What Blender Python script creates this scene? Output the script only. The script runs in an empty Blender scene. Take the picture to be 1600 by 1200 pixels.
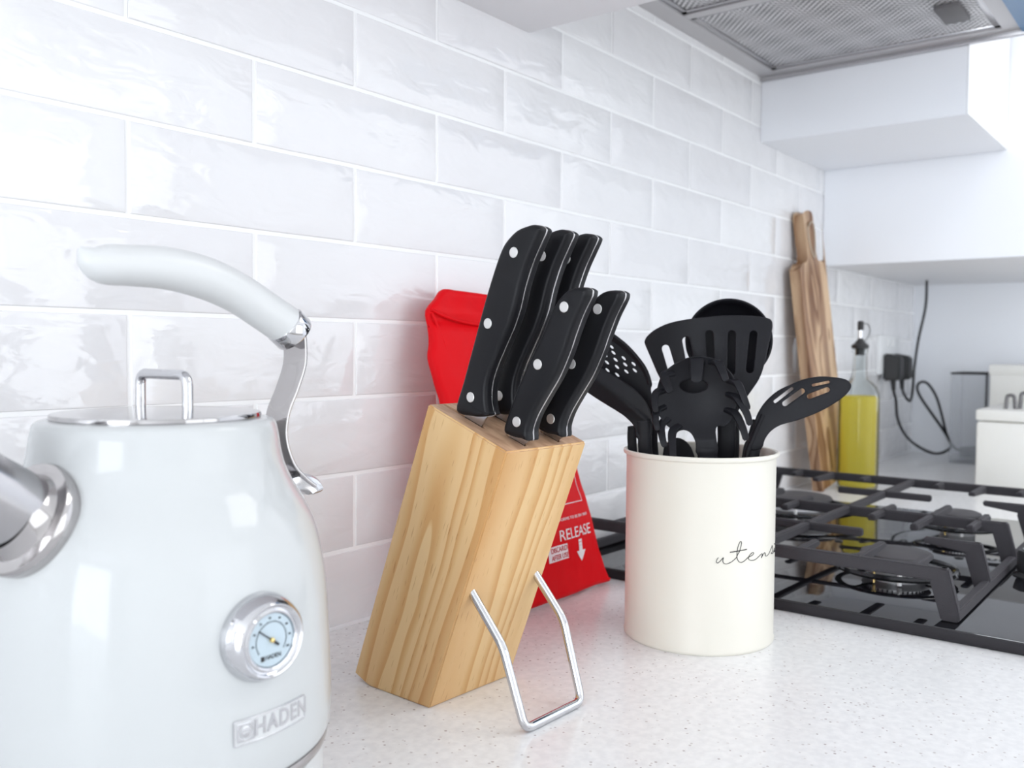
import bpy, bmesh, math, random
from mathutils import Vector, Matrix, noise
from math import sin, cos, pi, radians, atan2, sqrt

S = bpy.context.scene
COL = S.collection
random.seed(7)

# ------------------------------------------------------------------ camera
HC = 0.2457; DW = 0.6056
YAW, PITCH, ROLL, FPX = 0.907971, 0.0400396, 0.00712299, 1432.03
fw = Vector((sin(YAW)*cos(PITCH), cos(YAW)*cos(PITCH), -sin(PITCH)))
rt = Vector((cos(YAW), -sin(YAW), 0)); up = rt.cross(fw)
r2 = rt*cos(ROLL) + up*sin(ROLL); u2 = -rt*sin(ROLL) + up*cos(ROLL)
cam = bpy.data.cameras.new('camera'); cam.sensor_width = 36; cam.lens = FPX*36/1600
cam.clip_start = 0.02
co = bpy.data.objects.new('camera', cam); COL.objects.link(co)
M = Matrix((r2, u2, -fw)).transposed().to_4x4(); M.translation = (0, -DW, HC)
co.matrix_world = M
cam.dof.use_dof = True; cam.dof.focus_distance = 0.64; cam.dof.aperture_fstop = 9.5
S.camera = co

# ------------------------------------------------------------------ light
S.view_settings.view_transform = 'Standard'; S.view_settings.look = 'None'
S.view_settings.exposure = -0.22; S.view_settings.gamma = 1
w = bpy.data.worlds.new('world'); S.world = w; w.use_nodes = True
bgn = w.node_tree.nodes['Background']; bgn.inputs[0].default_value = (0.80, 0.90, 1.0, 1); bgn.inputs[1].default_value = 1.6
S.cycles.use_denoising = True
S.cycles.max_bounces = 10; S.cycles.diffuse_bounces = 9; S.cycles.glossy_bounces = 6; S.cycles.transmission_bounces = 10; S.cycles.transparent_max_bounces = 16
S.cycles.caustics_refractive = False
S.cycles.sample_clamp_indirect = 6

def area(name, loc, rot, sx, sy, power, color):
    l = bpy.data.lights.new(name, 'AREA'); l.shape = 'RECTANGLE'; l.size = sx; l.size_y = sy
    l.energy = power; l.color = color
    o = bpy.data.objects.new(name, l); COL.objects.link(o); o.location = loc; o.rotation_euler = rot
    return o
# added area lamps standing in for daylight through two invented windows
area('added_window_light', (1.15, -3.02, 0.27), (radians(90), 0, 0), 2.1, 2.1, 21, (1.0, 0.985, 0.97))
area('added_window_light', (-3.38, -1.35, 0.27), (radians(90), 0, radians(-90)), 1.6, 2.1, 92, (0.90, 0.95, 1.0))

area('added_ceiling_fill', (1.55, -1.25, 1.485), (0, 0, 0), .9, .9, 15, (1.0, .99, .97))  # added fill lamp out of view, evens out the ambient light
# ------------------------------------------------------------------ materials
def mat(name, col=(.8, .8, .8), rough=.5, metal=0, **k):
    m = bpy.data.materials.new(name); m.use_nodes = True
    b = m.node_tree.nodes['Principled BSDF']
    b.inputs['Base Color'].default_value = (*col, 1); b.inputs['Roughness'].default_value = rough
    b.inputs['Metallic'].default_value = metal
    for kk, v in k.items(): b.inputs[kk.replace('_', ' ')].default_value = v
    return m
def nt(m): return m.node_tree.nodes, m.node_tree.links, m.node_tree.nodes['Principled BSDF']
def N(m, t, **k):
    n = m.node_tree.nodes.new(t)
    for a, v in k.items(): setattr(n, a, v)
    return n
def coords(m, scale=(1, 1, 1), kind='Object', rot=(0, 0, 0)):
    tc = N(m, 'ShaderNodeTexCoord'); mp = N(m, 'ShaderNodeMapping')
    m.node_tree.links.new(tc.outputs[kind], mp.inputs[0]); mp.inputs['Scale'].default_value = scale
    mp.inputs['Rotation'].default_value = rot
    return mp.outputs[0]
def ramp(m, src, stops):
    r = N(m, 'ShaderNodeValToRGB'); m.node_tree.links.new(src, r.inputs[0])
    e = r.color_ramp.elements
    while len(e) < len(stops): e.new(0.5)
    for q, (p, c) in zip(e, stops): q.position = p; q.color = (*c, 1)
    return r.outputs[0]
def tex(m, t, vec, scale, **k):
    n = N(m, t); m.node_tree.links.new(vec, n.inputs['Vector']); n.inputs['Scale'].default_value = scale
    for a, v in k.items(): n.inputs[a].default_value = v
    return n
def bump(m, src, strength, dist=.001, prev=None):
    b = N(m, 'ShaderNodeBump'); b.inputs['Strength'].default_value = strength; b.inputs['Distance'].default_value = dist
    m.node_tree.links.new(src, b.inputs['Height'])
    if prev: m.node_tree.links.new(prev, b.inputs['Normal'])
    m.node_tree.links.new(b.outputs[0], m.node_tree.nodes['Principled BSDF'].inputs['Normal'])
    return b.outputs[0]
def mix(m, fac, a, b):
    n = N(m, 'ShaderNodeMix', data_type='RGBA'); L = m.node_tree.links
    if isinstance(fac, float): n.inputs[0].default_value = fac
    else: L.new(fac, n.inputs[0])
    for i, c in ((6, a), (7, b)):
        if isinstance(c, tuple): n.inputs[i].default_value = (*c, 1)
        else: L.new(c, n.inputs[i])
    return n.outputs[2]

def smath(m, op, a, b=None, c=None):
    n = N(m, 'ShaderNodeMath', operation=op)
    for i, q in enumerate((a, b, c)):
        if q is None: continue
        if isinstance(q, (int, float)): n.inputs[i].default_value = q
        else: m.node_tree.links.new(q, n.inputs[i])
    return n.outputs[0]
# glazed handmade tile
tile = mat('glazed_tile', (.84, .835, .845), .05, Specular_IOR_Level=.7); ns, L, B = nt(tile)
v = coords(tile)
at = N(tile, 'ShaderNodeAttribute', attribute_name='tint')
L.new(mix(tile, at.outputs['Fac'], (.79, .785, .80), (.85, .85, .86)), B.inputs['Base Color'])
n1 = tex(tile, 'ShaderNodeTexNoise', coords(tile, (1, 1, 1.6)), 14, Detail=1.5, Roughness=.5)
n2 = tex(tile, 'ShaderNodeTexNoise', coords(tile, (1, 1, 2.2)), 24, Detail=2.5, Roughness=.45, Distortion=.6)
p = bump(tile, n1.outputs[0], .3, .006); bump(tile, n2.outputs[0], .5, .0032, p)
grout = mat('grout', (.93, .935, .94), .85)
# quartz worktop
quartz = mat('quartz', (.8, .8, .8), .22); ns, L, B = nt(quartz)
v = coords(quartz)
vo = tex(quartz, 'ShaderNodeTexVoronoi', v, 330, Randomness=1.0)
nn = tex(quartz, 'ShaderNodeTexNoise', v, 160, Detail=2)
sp = N(quartz, 'ShaderNodeMath', operation='MULTIPLY'); L.new(vo.outputs['Distance'], sp.inputs[0])
se = N(quartz, 'ShaderNodeSeparateColor'); L.new(vo.outputs['Color'], se.inputs[0])
gt = N(quartz, 'ShaderNodeMath', operation='GREATER_THAN'); L.new(se.outputs[0], gt.inputs[0]); gt.inputs[1].default_value = .87
ls = N(quartz, 'ShaderNodeMath', operation='LESS_THAN'); L.new(vo.outputs['Distance'], ls.inputs[0]); ls.inputs[1].default_value = .30
an = N(quartz, 'ShaderNodeMath', operation='MULTIPLY'); L.new(gt.outputs[0], an.inputs[0]); L.new(ls.outputs[0], an.inputs[1])
base = ramp(quartz, nn.outputs[0], [(.35, (.71, .71, .72)), (.65, (.78, .78, .785))])
spc = ramp(quartz, se.outputs[1], [(0, (.38, .34, .34)), (.5, (.52, .49, .49)), (1, (.66, .64, .64))])
L.new(mix(quartz, an.outputs[0], base, spc), B.inputs['Base Color'])
# woods
def wood(name, light, mid, dark, sc, axis='Z', ring=1.0):
    m = mat(name, light, .42, Specular_IOR_Level=.3); ns, L, B = nt(m)
    st = {'Z': (1, 1, .028)}[axis]
    v = coords(m, st)
    wob = tex(m, 'ShaderNodeTexNoise', coords(m, (1, 1, .35)), 14, Detail=2)
    vm = N(m, 'ShaderNodeVectorMath', operation='SCALE'); L.new(wob.outputs['Color'], vm.inputs[0]); vm.inputs['Scale'].default_value = .022*ring
    va = N(m, 'ShaderNodeVectorMath', operation='ADD'); L.new(v, va.inputs[0]); L.new(vm.outputs[0], va.inputs[1])
    a = tex(m, 'ShaderNodeTexNoise', va.outputs[0], sc, Detail=1, Roughness=.4, Distortion=.2)
    lo = tex(m, 'ShaderNodeTexNoise', va.outputs[0], sc*.55, Detail=.3, Roughness=.3)
    fr = smath(m, 'FRACT', smath(m, 'MULTIPLY', lo.outputs[0], 10.0))
    c1 = ramp(m, a.outputs[0], [(.30, mid), (.65, light)])
    c2 = ramp(m, fr, [(0, (1, 1, 1)), (.45, (.98, .97, .96)), (.88, dark), (.97, dark), (1, (1, 1, 1))])
    n = N(m, 'ShaderNodeMix', data_type='RGBA', blend_type='MULTIPLY'); n.inputs[0].default_value = .9
    L.new(c1, n.inputs[6]); L.new(c2, n.inputs[7])
    f = tex(m, 'ShaderNodeTexNoise', coords(m, (1, 1, .09)), 700, Detail=1)
    c3 = ramp(m, f.outputs[0], [(.27, (.62, .50, .38)), (.34, (1, 1, 1))])
    n2_ = N(m, 'ShaderNodeMix', data_type='RGBA', blend_type='MULTIPLY'); n2_.inputs[0].default_value = .6
    L.new(n.outputs[2], n2_.inputs[6]); L.new(c3, n2_.inputs[7]); L.new(n2_.outputs[2], B.inputs['Base Color'])
    bump(m, a.outputs[0], .05, .001)
    return m
pine = wood('rubberwood', (.68, .47, .24), (.62, .38, .18), (.80, .64, .46), 34)
pine_end = mat('end_grain', (.58, .36, .22), .5); ns, L, B = nt(pine_end)
ne = tex(pine_end, 'ShaderNodeTexNoise', coords(pine_end, (1, .35, 1)), 160, Detail=3)
L.new(ramp(pine_end, ne.outputs[0], [(.35, (.44, .25, .15)), (.65, (.64, .41, .26))]), B.inputs['Base Color'])
olive = wood('olive_wood', (.66, .47, .30), (.33, .19, .11), (.42, .30, .22), 26, ring=2.5)
white_paint = mat('white_paint', (.78, .79, .81), .5)
room_paint = mat('room_paint', (.84, .835, .83), .6)
cab = mat('white_laminate', (.90, .92, .96), .3)
cab_under = mat('cabinet_carcass', (.80, .80, .82), .45)
ceil_m = mat('ceiling_paint', (.92, .92, .92), .7)
floor_m = mat('floor_vinyl', (.34, .31, .29), .35); ns, L, B = nt(floor_m)
L.new(ramp(floor_m, tex(floor_m, 'ShaderNodeTexNoise', coords(floor_m, (1, 8, 1)), 6, Detail=4).outputs[0], [(.3, (.30, .28, .26)), (.7, (.40, .37, .34))]), B.inputs['Base Color'])
enamel = mat('white_enamel', (.55, .565, .57), .10, Specular_IOR_Level=.28)
enamel_s = mat('white_plastic', (.62, .63, .635), .30, Specular_IOR_Level=.35)
chrome = mat('chrome', (.62, .62, .64), .06, 1)
steel = mat('brushed_steel', (.44, .43, .44), .22, 1)
dark_chrome = mat('polished_steel', (.50, .48, .48), .12, 1)
dial_m = mat('dial_face', (.47, .56, .62), .25)
ink = mat('black_ink', (.015, .015, .017), .5)
grey_ink = mat('grey_ink', (.45, .46, .48), .4)
brass = mat('brass', (.8, .6, .25), .25, 1)
blk = mat('black_handle_plastic', (.009, .009, .011), .38, Specular_IOR_Level=.2); 
bump(blk, tex(blk, 'ShaderNodeTexNoise', coords(blk), 1400, Detail=1).outputs[0], .05, .0003)
nylon = mat('black_nylon', (.0085, .0085, .0115), .48, Specular_IOR_Level=.2)
bump(nylon, tex(nylon, 'ShaderNodeTexNoise', coords(nylon), 900, Detail=2).outputs[0], .12, .0003)
rivet_m = mat('rivet_aluminium', (.74, .73, .72), .38, .9)
red = mat('red_vinyl', (.70, .003, .008), .5, Specular_IOR_Level=.12); 
bump(red, tex(red, 'ShaderNodeTexNoise', coords(red), 26, Detail=3).outputs[0], .35, .006)
red_in = mat('red_inside', (.55, .01, .015), .55)
print_w = mat('white_print', (.85, .80, .82), .5)
cream = mat('cream_enamel', (.73, .705, .635), .38, Specular_IOR_Level=.4)
cream_in = mat('jar_inside', (.74, .73, .70), .45)
glassblk = mat('hob_glass', (.006, .006, .008), .035, Specular_IOR_Level=.9)
hob_edge = mat('hob_edge', (.024, .022, .026), .6, Specular_IOR_Level=.25)
iron = mat('cast_iron', (.040, .037, .043), .62, Specular_IOR_Level=.35)
bump(iron, tex(iron, 'ShaderNodeTexNoise', coords(iron), 1100, Detail=2).outputs[0], .35, .0006)
capm = mat('burner_cap', (.06, .057, .062), .6, Specular_IOR_Level=.4)
alu = mat('burner_aluminium', (.88, .88, .90), .4, .6)
dish_m = mat('burner_dish', (.03, .03, .033), .12, .6)
ceramic = mat('ignitor_ceramic', (.85, .85, .85), .3)
rubber = mat('black_rubber', (.02, .02, .022), .5)
glass = bpy.data.materials.new('clear_glass'); glass.use_nodes = True
gn = glass.node_tree; gn.nodes.remove(gn.nodes['Principled BSDF'])
g1 = gn.nodes.new('ShaderNodeBsdfTransparent'); g1.inputs[0].default_value = (.93, .945, .945, 1)
g2 = gn.nodes.new('ShaderNodeBsdfGlossy'); g2.inputs['Roughness'].default_value = .03
g3 = gn.nodes.new('ShaderNodeLayerWeight'); g3.inputs[0].default_value = .12
g4 = gn.nodes.new('ShaderNodeMixShader'); g7 = gn.nodes.new('ShaderNodeMath'); g7.operation = 'MULTIPLY'; g7.inputs[1].default_value = .8; gn.links.new(g3.outputs['Fresnel'], g7.inputs[0]); gn.links.new(g7.outputs[0], g4.inputs[0]); gn.links.new(g1.outputs[0], g4.inputs[1]); gn.links.new(g2.outputs[0], g4.inputs[2])
gn.links.new(g4.outputs[0], gn.nodes['Material Output'].inputs[0])
oil = bpy.data.materials.new('yellow_oil'); oil.use_nodes = True
gn = oil.node_tree; pb = gn.nodes['Principled BSDF']; pb.inputs['Base Color'].default_value = (.97, .83, .15, 1); pb.inputs['Roughness'].default_value = .1
g1 = gn.nodes.new('ShaderNodeBsdfTransparent'); g1.inputs[0].default_value = (1.0, .94, .42, 1)
g5 = gn.nodes.new('ShaderNodeBsdfTranslucent'); g5.inputs[0].default_value = (1.0, .86, .22, 1)
g6 = gn.nodes.new('ShaderNodeMixShader'); g6.inputs[0].default_value = .5; gn.links.new(pb.outputs[0], g6.inputs[1]); gn.links.new(g5.outputs[0], g6.inputs[2])
g4 = gn.nodes.new('ShaderNodeMixShader'); g4.inputs[0].default_value = .50; gn.links.new(g1.outputs[0], g4.inputs[1]); gn.links.new(g6.outputs[0], g4.inputs[2])
gn.links.new(g4.outputs[0], gn.nodes['Material Output'].inputs[0])
clearp = mat('clear_plastic', (.62, .65, .70), .15, Alpha=.22)
sock = mat('white_socket', (.86, .87, .88), .25)
box_m = mat('cream_tin', (.86, .855, .82), .4)
blue = mat('blue_film', (.05, .20, .42), .3)
hoodm = mat('hood_metal', (.60, .59, .60), .45, .5)
filt = mat('hood_filter', (.5, .5, .5), .45, .6); ns, L, B = nt(filt)
sx = N(filt, 'ShaderNodeSeparateXYZ'); L.new(coords(filt), sx.inputs[0])
pit_ = .0104
hx = smath(filt, 'SINE', smath(filt, 'MULTIPLY', sx.outputs[0], 2*pi/pit_))
hy = smath(filt, 'SINE', smath(filt, 'MULTIPLY', sx.outputs[1], 2*pi/pit_))
hs0 = smath(filt, 'MULTIPLY', hx, hy)
sx2 = N(filt, 'ShaderNodeSeparateXYZ'); L.new(coords(filt, rot=(0, 0, .10)), sx2.inputs[0])
h2 = smath(filt, 'MULTIPLY', smath(filt, 'SINE', smath(filt, 'MULTIPLY', sx2.outputs[0], 2*pi/.0096)), smath(filt, 'SINE', smath(filt, 'MULTIPLY', sx2.outputs[1], 2*pi/.0096)))
hs = smath(filt, 'MINIMUM', smath(filt, 'ADD', hs0, .25), smath(filt, 'ADD', h2, .35))
L.new(ramp(filt, smath(filt, 'MULTIPLY_ADD', hs, .5, .5), [(.45, (.74, .73, .74)), (.62, (.20, .20, .205))]), B.inputs['Base Color'])

# ------------------------------------------------------------------ builders
def finish(me, m, smooth=40):
    if isinstance(m, (list, tuple)):
        for q in m: me.materials.append(q)
    else: me.materials.append(m)
    if smooth:
        me.polygons.foreach_set('use_smooth', [True]*len(me.polygons))
        me.set_sharp_from_angle(angle=radians(smooth))
    me.update()
def ob(name, me, parent=None, m=None, mw=None):
    o = bpy.data.objects.new(name, me); COL.objects.link(o)
    if m is not None: finish(me, m)
    if mw is not None: o.matrix_local = mw
    if parent: o.parent = parent
    return o
def obm(name, bm, m, parent=None, smooth=40, fixn=True):
    if fixn: bmesh.ops.recalc_face_normals(bm, faces=bm.faces)
    me = bpy.data.meshes.new(name); bm.to_mesh(me); bm.free(); finish(me, m, smooth)
    o = bpy.data.objects.new(name, me); COL.objects.link(o)
    if parent: o.parent = parent
    return o
def tag(o, label=None, cat=None, group=None, kind=None):
    if label: o['label'] = label
    if cat: o['category'] = cat
    if group: o['group'] = group
    if kind: o['kind'] = kind
    return o
def thing(name, label, cat, mw=None, loc=None, rz=0, group=None):
    o = bpy.data.objects.new(name, None); COL.objects.link(o); o.empty_display_size = .02
    if mw is not None: o.matrix_world = mw
    if loc is not None: o.location = loc; o.rotation_euler = (0, 0, rz)
    return tag(o, label, cat, group)
def dup(root, mw, label, group=None):
    r = root.copy(); COL.objects.link(r); r.matrix_world = mw; r['label'] = label
    for ch in list(root.children):
        c = ch.copy(); COL.objects.link(c); c.parent = r
        for g in list(ch.children):
            d = g.copy(); COL.objects.link(d); d.parent = c
    return r
def box(bm, a, b, bev=0, seg=2):
    a = Vector(a); b = Vector(b); c = (a+b)/2; d = b-a
    g = bmesh.ops.create_cube(bm, size=1, matrix=Matrix.Translation(c) @ Matrix.Diagonal((*[abs(x) for x in d], 1)))
    if bev:
        es = set(e for v_ in g['verts'] for e in v_.link_edges)
        bmesh.ops.bevel(bm, geom=list(es), offset=bev, segments=seg, affect='EDGES', profile=.5)
def boxo(name, a, b, m, parent=None, bev=0, seg=2):
    bm = bmesh.new(); box(bm, a, b, bev, seg); return obm(name, bm, m, parent)
def lathe(bm, prof, seg=48, mw=None, cap0=True, cap1=True):
    rings = []
    for r, z in prof:
        rings.append([bm.verts.new((r*cos(2*pi*i/seg), r*sin(2*pi*i/seg), z)) for i in range(seg)])
    for a, b in zip(rings, rings[1:]):
        for i in range(seg): bm.faces.new((a[i], a[(i+1) % seg], b[(i+1) % seg], b[i]))
    if cap0: bm.faces.new(rings[0][::-1])
    if cap1: bm.faces.new(rings[-1])
    if mw is not None: bmesh.ops.transform(bm, matrix=mw, verts=[v_ for r in rings for v_ in r])
def catmull(P, n=6, closed=False):
    P = [Vector(p_) for p_ in P]; out = []; k = len(P)
    rng = range(k if closed else k-1)
    for i in rng:
        p0 = P[(i-1) % k] if closed or i > 0 else P[i]*2-P[i+1]
        p1 = P[i]; p2 = P[(i+1) % k]
        p3 = P[(i+2) % k] if closed or i+2 < k else p2*2-p1
        for j in range(n):
            t = j/n
            out.append(.5*((2*p1)+(p2-p0)*t+(2*p0-5*p1+4*p2-p3)*t*t+(3*p1-p0-3*p2+p3)*t**3))
    if not closed: out.append(P[-1])
    return out
def fillet(P, r, n=6):
    P = [Vector(p_) for p_ in P]; out = [P[0]]
    for a, b, c in zip(P, P[1:], P[2:]):
        d1 = (a-b); d2 = (c-b); k = min(r, d1.length*.45, d2.length*.45)
        s_ = b+d1.normalized()*k; e_ = b+d2.normalized()*k
        for j in range(n+1):
            t = j/n; out.append(s_*(1-t)**2+b*2*t*(1-t)+e_*t*t)
    out.append(P[-1]); return out
def tube(bm, P, R, seg=16, flat=None, side=None, caps=True):
    """swept tube; R scalar or list; flat=(w,t) half sizes list for oval/strap sections with 'side' vector"""
    P = [Vector(p_) for p_ in P]; k = len(P)
    if not isinstance(R, (list, tuple)): R = [R]*k
    rings = []; nrm = None
    for i in range(k):
        t = (P[min(i+1, k-1)]-P[max(i-1, 0)]).normalized()
        if side is not None: a = Vector(side)
        elif nrm is None: a = Vector((0, 0, 1)) if abs(t.z) < .9 else Vector((1, 0, 0))
        else: a = nrm
        a = (a-t*a.dot(t)).normalized(); b = t.cross(a); nrm = a
        if flat: wa, wb = flat[i] if isinstance(flat[0], (list, tuple)) else flat
        else: wa = wb = R[i]
        ring = []
        for j in range(seg):
            th = 2*pi*j/seg; cx, cy = cos(th), sin(th)
            if flat:
                q = 6; den = (abs(cx)**q+abs(cy)**q)**(1/q); cx, cy = cx/den, cy/den
            ring.append(bm.verts.new(P[i]+a*cx*wa+b*cy*wb))
        rings.append(ring)
    for a, b in zip(rings, rings[1:]):
        for i in range(seg): bm.faces.new((a[i], a[(i+1) % seg], b[(i+1) % seg], b[i]))
    if caps: bm.faces.new(rings[0][::-1]); bm.faces.new(rings[-1])
def tubeo(name, P, R, m, parent=None, **k):
    bm = bmesh.new(); tube(bm, P, R, **k); return obm(name, bm, m, parent)
def lathe_o(name, prof, m, parent=None, seg=48, mw=None, **k):
    bm = bmesh.new(); lathe(bm, prof, seg, mw, **k); return obm(name, bm, m, parent)
DG = bpy.context.evaluated_depsgraph_get
def curve_mesh(cu):
    o = bpy.data.objects.new('tmp', cu); COL.objects.link(o); bpy.context.view_layer.update()
    me = bpy.data.meshes.new_from_object(o.evaluated_get(DG()))
    bpy.data.objects.remove(o); return me
def plate(outline, holes=(), th=.003, bev=.0008, cut=0, bend=None, mw=None):
    """flat plate from 2D outline (x,y) with holes, thickness along z centred; cut = grid step; returns bmesh"""
    cu = bpy.data.curves.new('t', 'CURVE'); cu.dimensions = '2D'; cu.fill_mode = 'BOTH'
    cu.extrude = max(th/2-bev, 1e-5); cu.bevel_depth = bev; cu.bevel_resolution = 2; cu.offset = -bev
    for pts in [outline]+list(holes):
        sp_ = cu.splines.new('POLY'); sp_.points.add(len(pts)-1); sp_.use_cyclic_u = True
        for q, p_ in zip(sp_.points, pts): q.co = (p_[0], p_[1], 0, 1)
    me = curve_mesh(cu); bm = bmesh.new(); bm.from_mesh(me)
    bmesh.ops.remove_doubles(bm, verts=bm.verts, dist=1e-6)
    if cut:
        xs = [v_.co.x for v_ in bm.verts]; ys = [v_.co.y for v_ in bm.verts]
        for lo, hi, n_ in ((min(xs), max(xs), (1, 0, 0)), (min(ys), max(ys), (0, 1, 0))):
            q = lo+cut
            while q < hi:
                bmesh.ops.bisect_plane(bm, geom=bm.verts[:]+bm.edges[:]+bm.faces[:], plane_co=Vector(n_)*q, plane_no=n_, dist=1e-7); q += cut
    if bend:
        for v_ in bm.verts: v_.co = Vector(bend(v_.co))
    if mw is not None: bmesh.ops.transform(bm, matrix=mw, verts=bm.verts)
    return bm
def capsule(a, b, w, n=6):
    a = Vector(a); b = Vector(b); d = (b-a).normalized(); ang = atan2(d.y, d.x); out = []
    for c, s_ in ((b, -pi/2), (a, pi/2)):
        for i in range(n+1):
            t = ang+s_+pi*i/n; out.append((c.x+w*cos(t), c.y+w*sin(t)))
    return out
def ellipse(cx, cy, a, b, n=24): return [(cx+a*cos(2*pi*i/n), cy+b*sin(2*pi*i/n)) for i in range(n)]
def text_mesh(s, size, extrude=.0001, space=1.0, xs=1.0, align='CENTER', bold=0):
    cu = bpy.data.curves.new('t', 'FONT'); cu.body = s; cu.size = size; cu.extrude = extrude; cu.offset = bold; cu.align_x = align; cu.align_y = 'CENTER'
    cu.space_character = space; cu.resolution_u = 4
    me = curve_mesh(cu)
    for v_ in me.vertices: v_.co.x *= xs
    return me

# ------------------------------------------------------------------ room shell
TW, TH = .20928, .067
XL, XR, YF, ZC, ZF = -3.4, 2.36, -3.0, 1.50, -.90
def build_wall():
    bm = bmesh.new(); tint = bm.verts.layers.float.new('tint')
    g = .0016
    def put(x0, x1, z0, z1):
        tn = random.random(); tx = random.uniform(-.0010, .0010); tz = random.uniform(-.0006, .0006); dy = random.uniform(0, .0004)
        nx, nz = 6, 3; bev = .0010
        xs = [x0, x0+bev*.35, x0+bev]+[x0+bev+(x1-x0-2*bev)*i/nx for i in range(1, nx)]+[x1-bev, x1-bev*.35, x1]
        zs = [z0, z0+bev*.35, z0+bev]+[z0+bev+(z1-z0-2*bev)*i/nz for i in range(1, nz)]+[z1-bev, z1-bev*.35, z1]
        cx, cz = (x0+x1)/2, (z0+z1)/2; rows = []
        for j, z in enumerate(zs):
            row = []
            for i, x in enumerate(xs):
                e = min(i, len(xs)-1-i, j, len(zs)-1-j)
                d = (0, .0007, .0009)[min(e, 2)]
                if e > 2: d += .00025*noise.noise(Vector((x*30, z*40, tn*50)))
                y = -.0006-d-dy-(tx*(x-cx)/TW+tz*(z-cz)/TH)*.4*(1 if e > 0 else 0)
                jx = .0004*noise.noise(Vector((x*90, z*90, 3))) if i in (0, 1) or i >= len(xs)-2 else 0
                jz = .0004*noise.noise(Vector((x*90, z*90, 9))) if j in (0, 1) or j >= len(zs)-2 else 0
                v_ = bm.verts.new((x+jx, y, z+jz)); v_[tint] = tn; row.append(v_)
            rows.append(row)
        for j in range(len(zs)-1):
            for i in range(len(xs)-1):
                bm.faces.new((rows[j][i], rows[j][i+1], rows[j+1][i+1], rows[j+1][i]))
    k = 0
    while k*TH < .78:
        off = .340 if k % 2 else .340-TW/2
        n0 = int(math.floor((-2.3-off)/TW))
        for n in range(n0, 14):
            a = off+n*TW; b = a+TW
            a_, b_ = max(a, -2.4), min(b, XR)
            if b_-a_ > .01: put(a_+g, b_-g, k*TH+g, (k+1)*TH-g)
        k += 1
    nf = len(bm.faces)
    box(bm, (XL, -.0008, ZF), (XR, .12, ZC))
    bm.faces.ensure_lookup_table()
    for f in bm.faces[nf:]: f.material_index = 1
    o = obm('wall_back', bm, [tile, grout], fixn=False, smooth=60); tag(o, kind='structure')
build_wall()
def struct(name, a, b, m, **k): return tag(boxo(name, a, b, m, **k), kind='structure')
struct('floor', (XL-.12, YF-.12, ZF-.05), (XR+.12, .12, ZF), floor_m)
struct('ceiling', (XL-.12, YF-.12, ZC), (XR+.12, .12, ZC+.05), ceil_m)
struct('wall_right', (XR, YF, ZF), (XR+.12, .12, ZC), cab)
def wall_open(name, horiz, fixed, t, lo, hi, a, b, z0, z1):
    bm = bmesh.new()
    for (p0, p1, q0, q1) in ((lo, a, ZF, ZC), (b, hi, ZF, ZC), (a, b, ZF, z0), (a, b, z1, ZC)):
        if horiz: box(bm, (p0, fixed-t, q0), (p1, fixed, q1))
        else: box(bm, (fixed-t, p0, q0), (fixed, p1, q1))
    tag(obm(name, bm, room_paint), kind='structure')
wall_open('wall_front', True, YF, .12, XL, XR, .08, 2.22, -.80, 1.34)
wall_open('wall_left', False, XL, .12, YF, 0, -2.17, -.53, -.80, 1.34)
frame_m = mat('added_window_frame', (.03, .032, .035), .4)  # dark so the invented windows put dark lines into chrome reflections
def added_window(name, horiz, fixed, a, b, z0, z1):  # unseen windows, invented for their light and reflections
    bm = bmesh.new(); t = .05
    for (p0, p1, q0, q1) in ((a, b, z0, z0+t), (a, b, z1-t, z1), (a, a+t, z0, z1), (b-t, b, z0, z1), ((a+b)/2-t/2, (a+b)/2+t/2, z0, z1)):
        if horiz: box(bm, (p0, fixed-.09, q0), (p1, fixed-.03, q1))
        else: box(bm, (fixed-.09, p0, q0), (fixed-.03, p1, q1))
    tag(obm(name, bm, frame_m), kind='structure')
added_window('added_window_1', True, YF, .08, 2.22, -.80, 1.34)
added_window('added_window_2', False, XL, -2.17, -.53, -.80, 1.34)

# worktop (L-shaped) and base cabinets
bm = bmesh.new()
pts = [(-2.4, 0), (XR, 0), (XR, -2.0), (1.74, -2.0), (1.74, -.62), (-2.4, -.62)]
vs = [bm.verts.new((x, y-.0, 0)) for x, y in pts]; f = bm.faces.new(vs)
r = bmesh.ops.extrude_face_region(bm, geom=[f])
for v_ in r['geom']:
    if isinstance(v_, bmesh.types.BMVert): v_.co.z = -.03
tag(obm('worktop', bm, quartz, smooth=0), 'white speckled quartz worktop running along the tiled wall', 'worktop')
bm = bmesh.new(); tube(bm, [(-2.4, -.0022, .0006), (XR, -.0022, .0006)], .0022, seg=8); tag(obm('trim_1', bm, white_paint), kind='structure')
def base_unit(name, a, b, front, label, n):
    t = thing(name, label, 'cabinet', loc=((a[0]+b[0])/2, (a[1]+b[1])/2, ZF))
    o = Vector(t.location)
    boxo('body', Vector(a)-o, Vector(b)-o, cab, t)
    for i in range(n):
        if front == 'y':
            x0 = a[0]+(b[0]-a[0])*i/n; x1 = a[0]+(b[0]-a[0])*(i+1)/n
            boxo('door', Vector((x0+.002, a[1]-.018, ZF+.1))-o, Vector((x1-.002, a[1], -.045))-o, cab, t, bev=.001)
        else:
            y0 = a[1]+(b[1]-a[1])*i/n; y1 = a[1]+(b[1]-a[1])*(i+1)/n
            boxo('door', Vector((a[0]-.018, y0+.002, ZF+.1))-o, Vector((a[0], y1-.002, -.045))-o, cab, t, bev=.001)
base_unit('base_cabinet', (-2.4, -.58, ZF+.0005), (1.75, -.012, -.0301), 'y', 'long white base cabinet under the worktop and hob', 5)
base_unit('base_cabinet', (1.782, -2.0, ZF+.0005), (XR-.005, -.012, -.0301), 'x', 'white base cabinet under the end worktop', 3)

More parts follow.
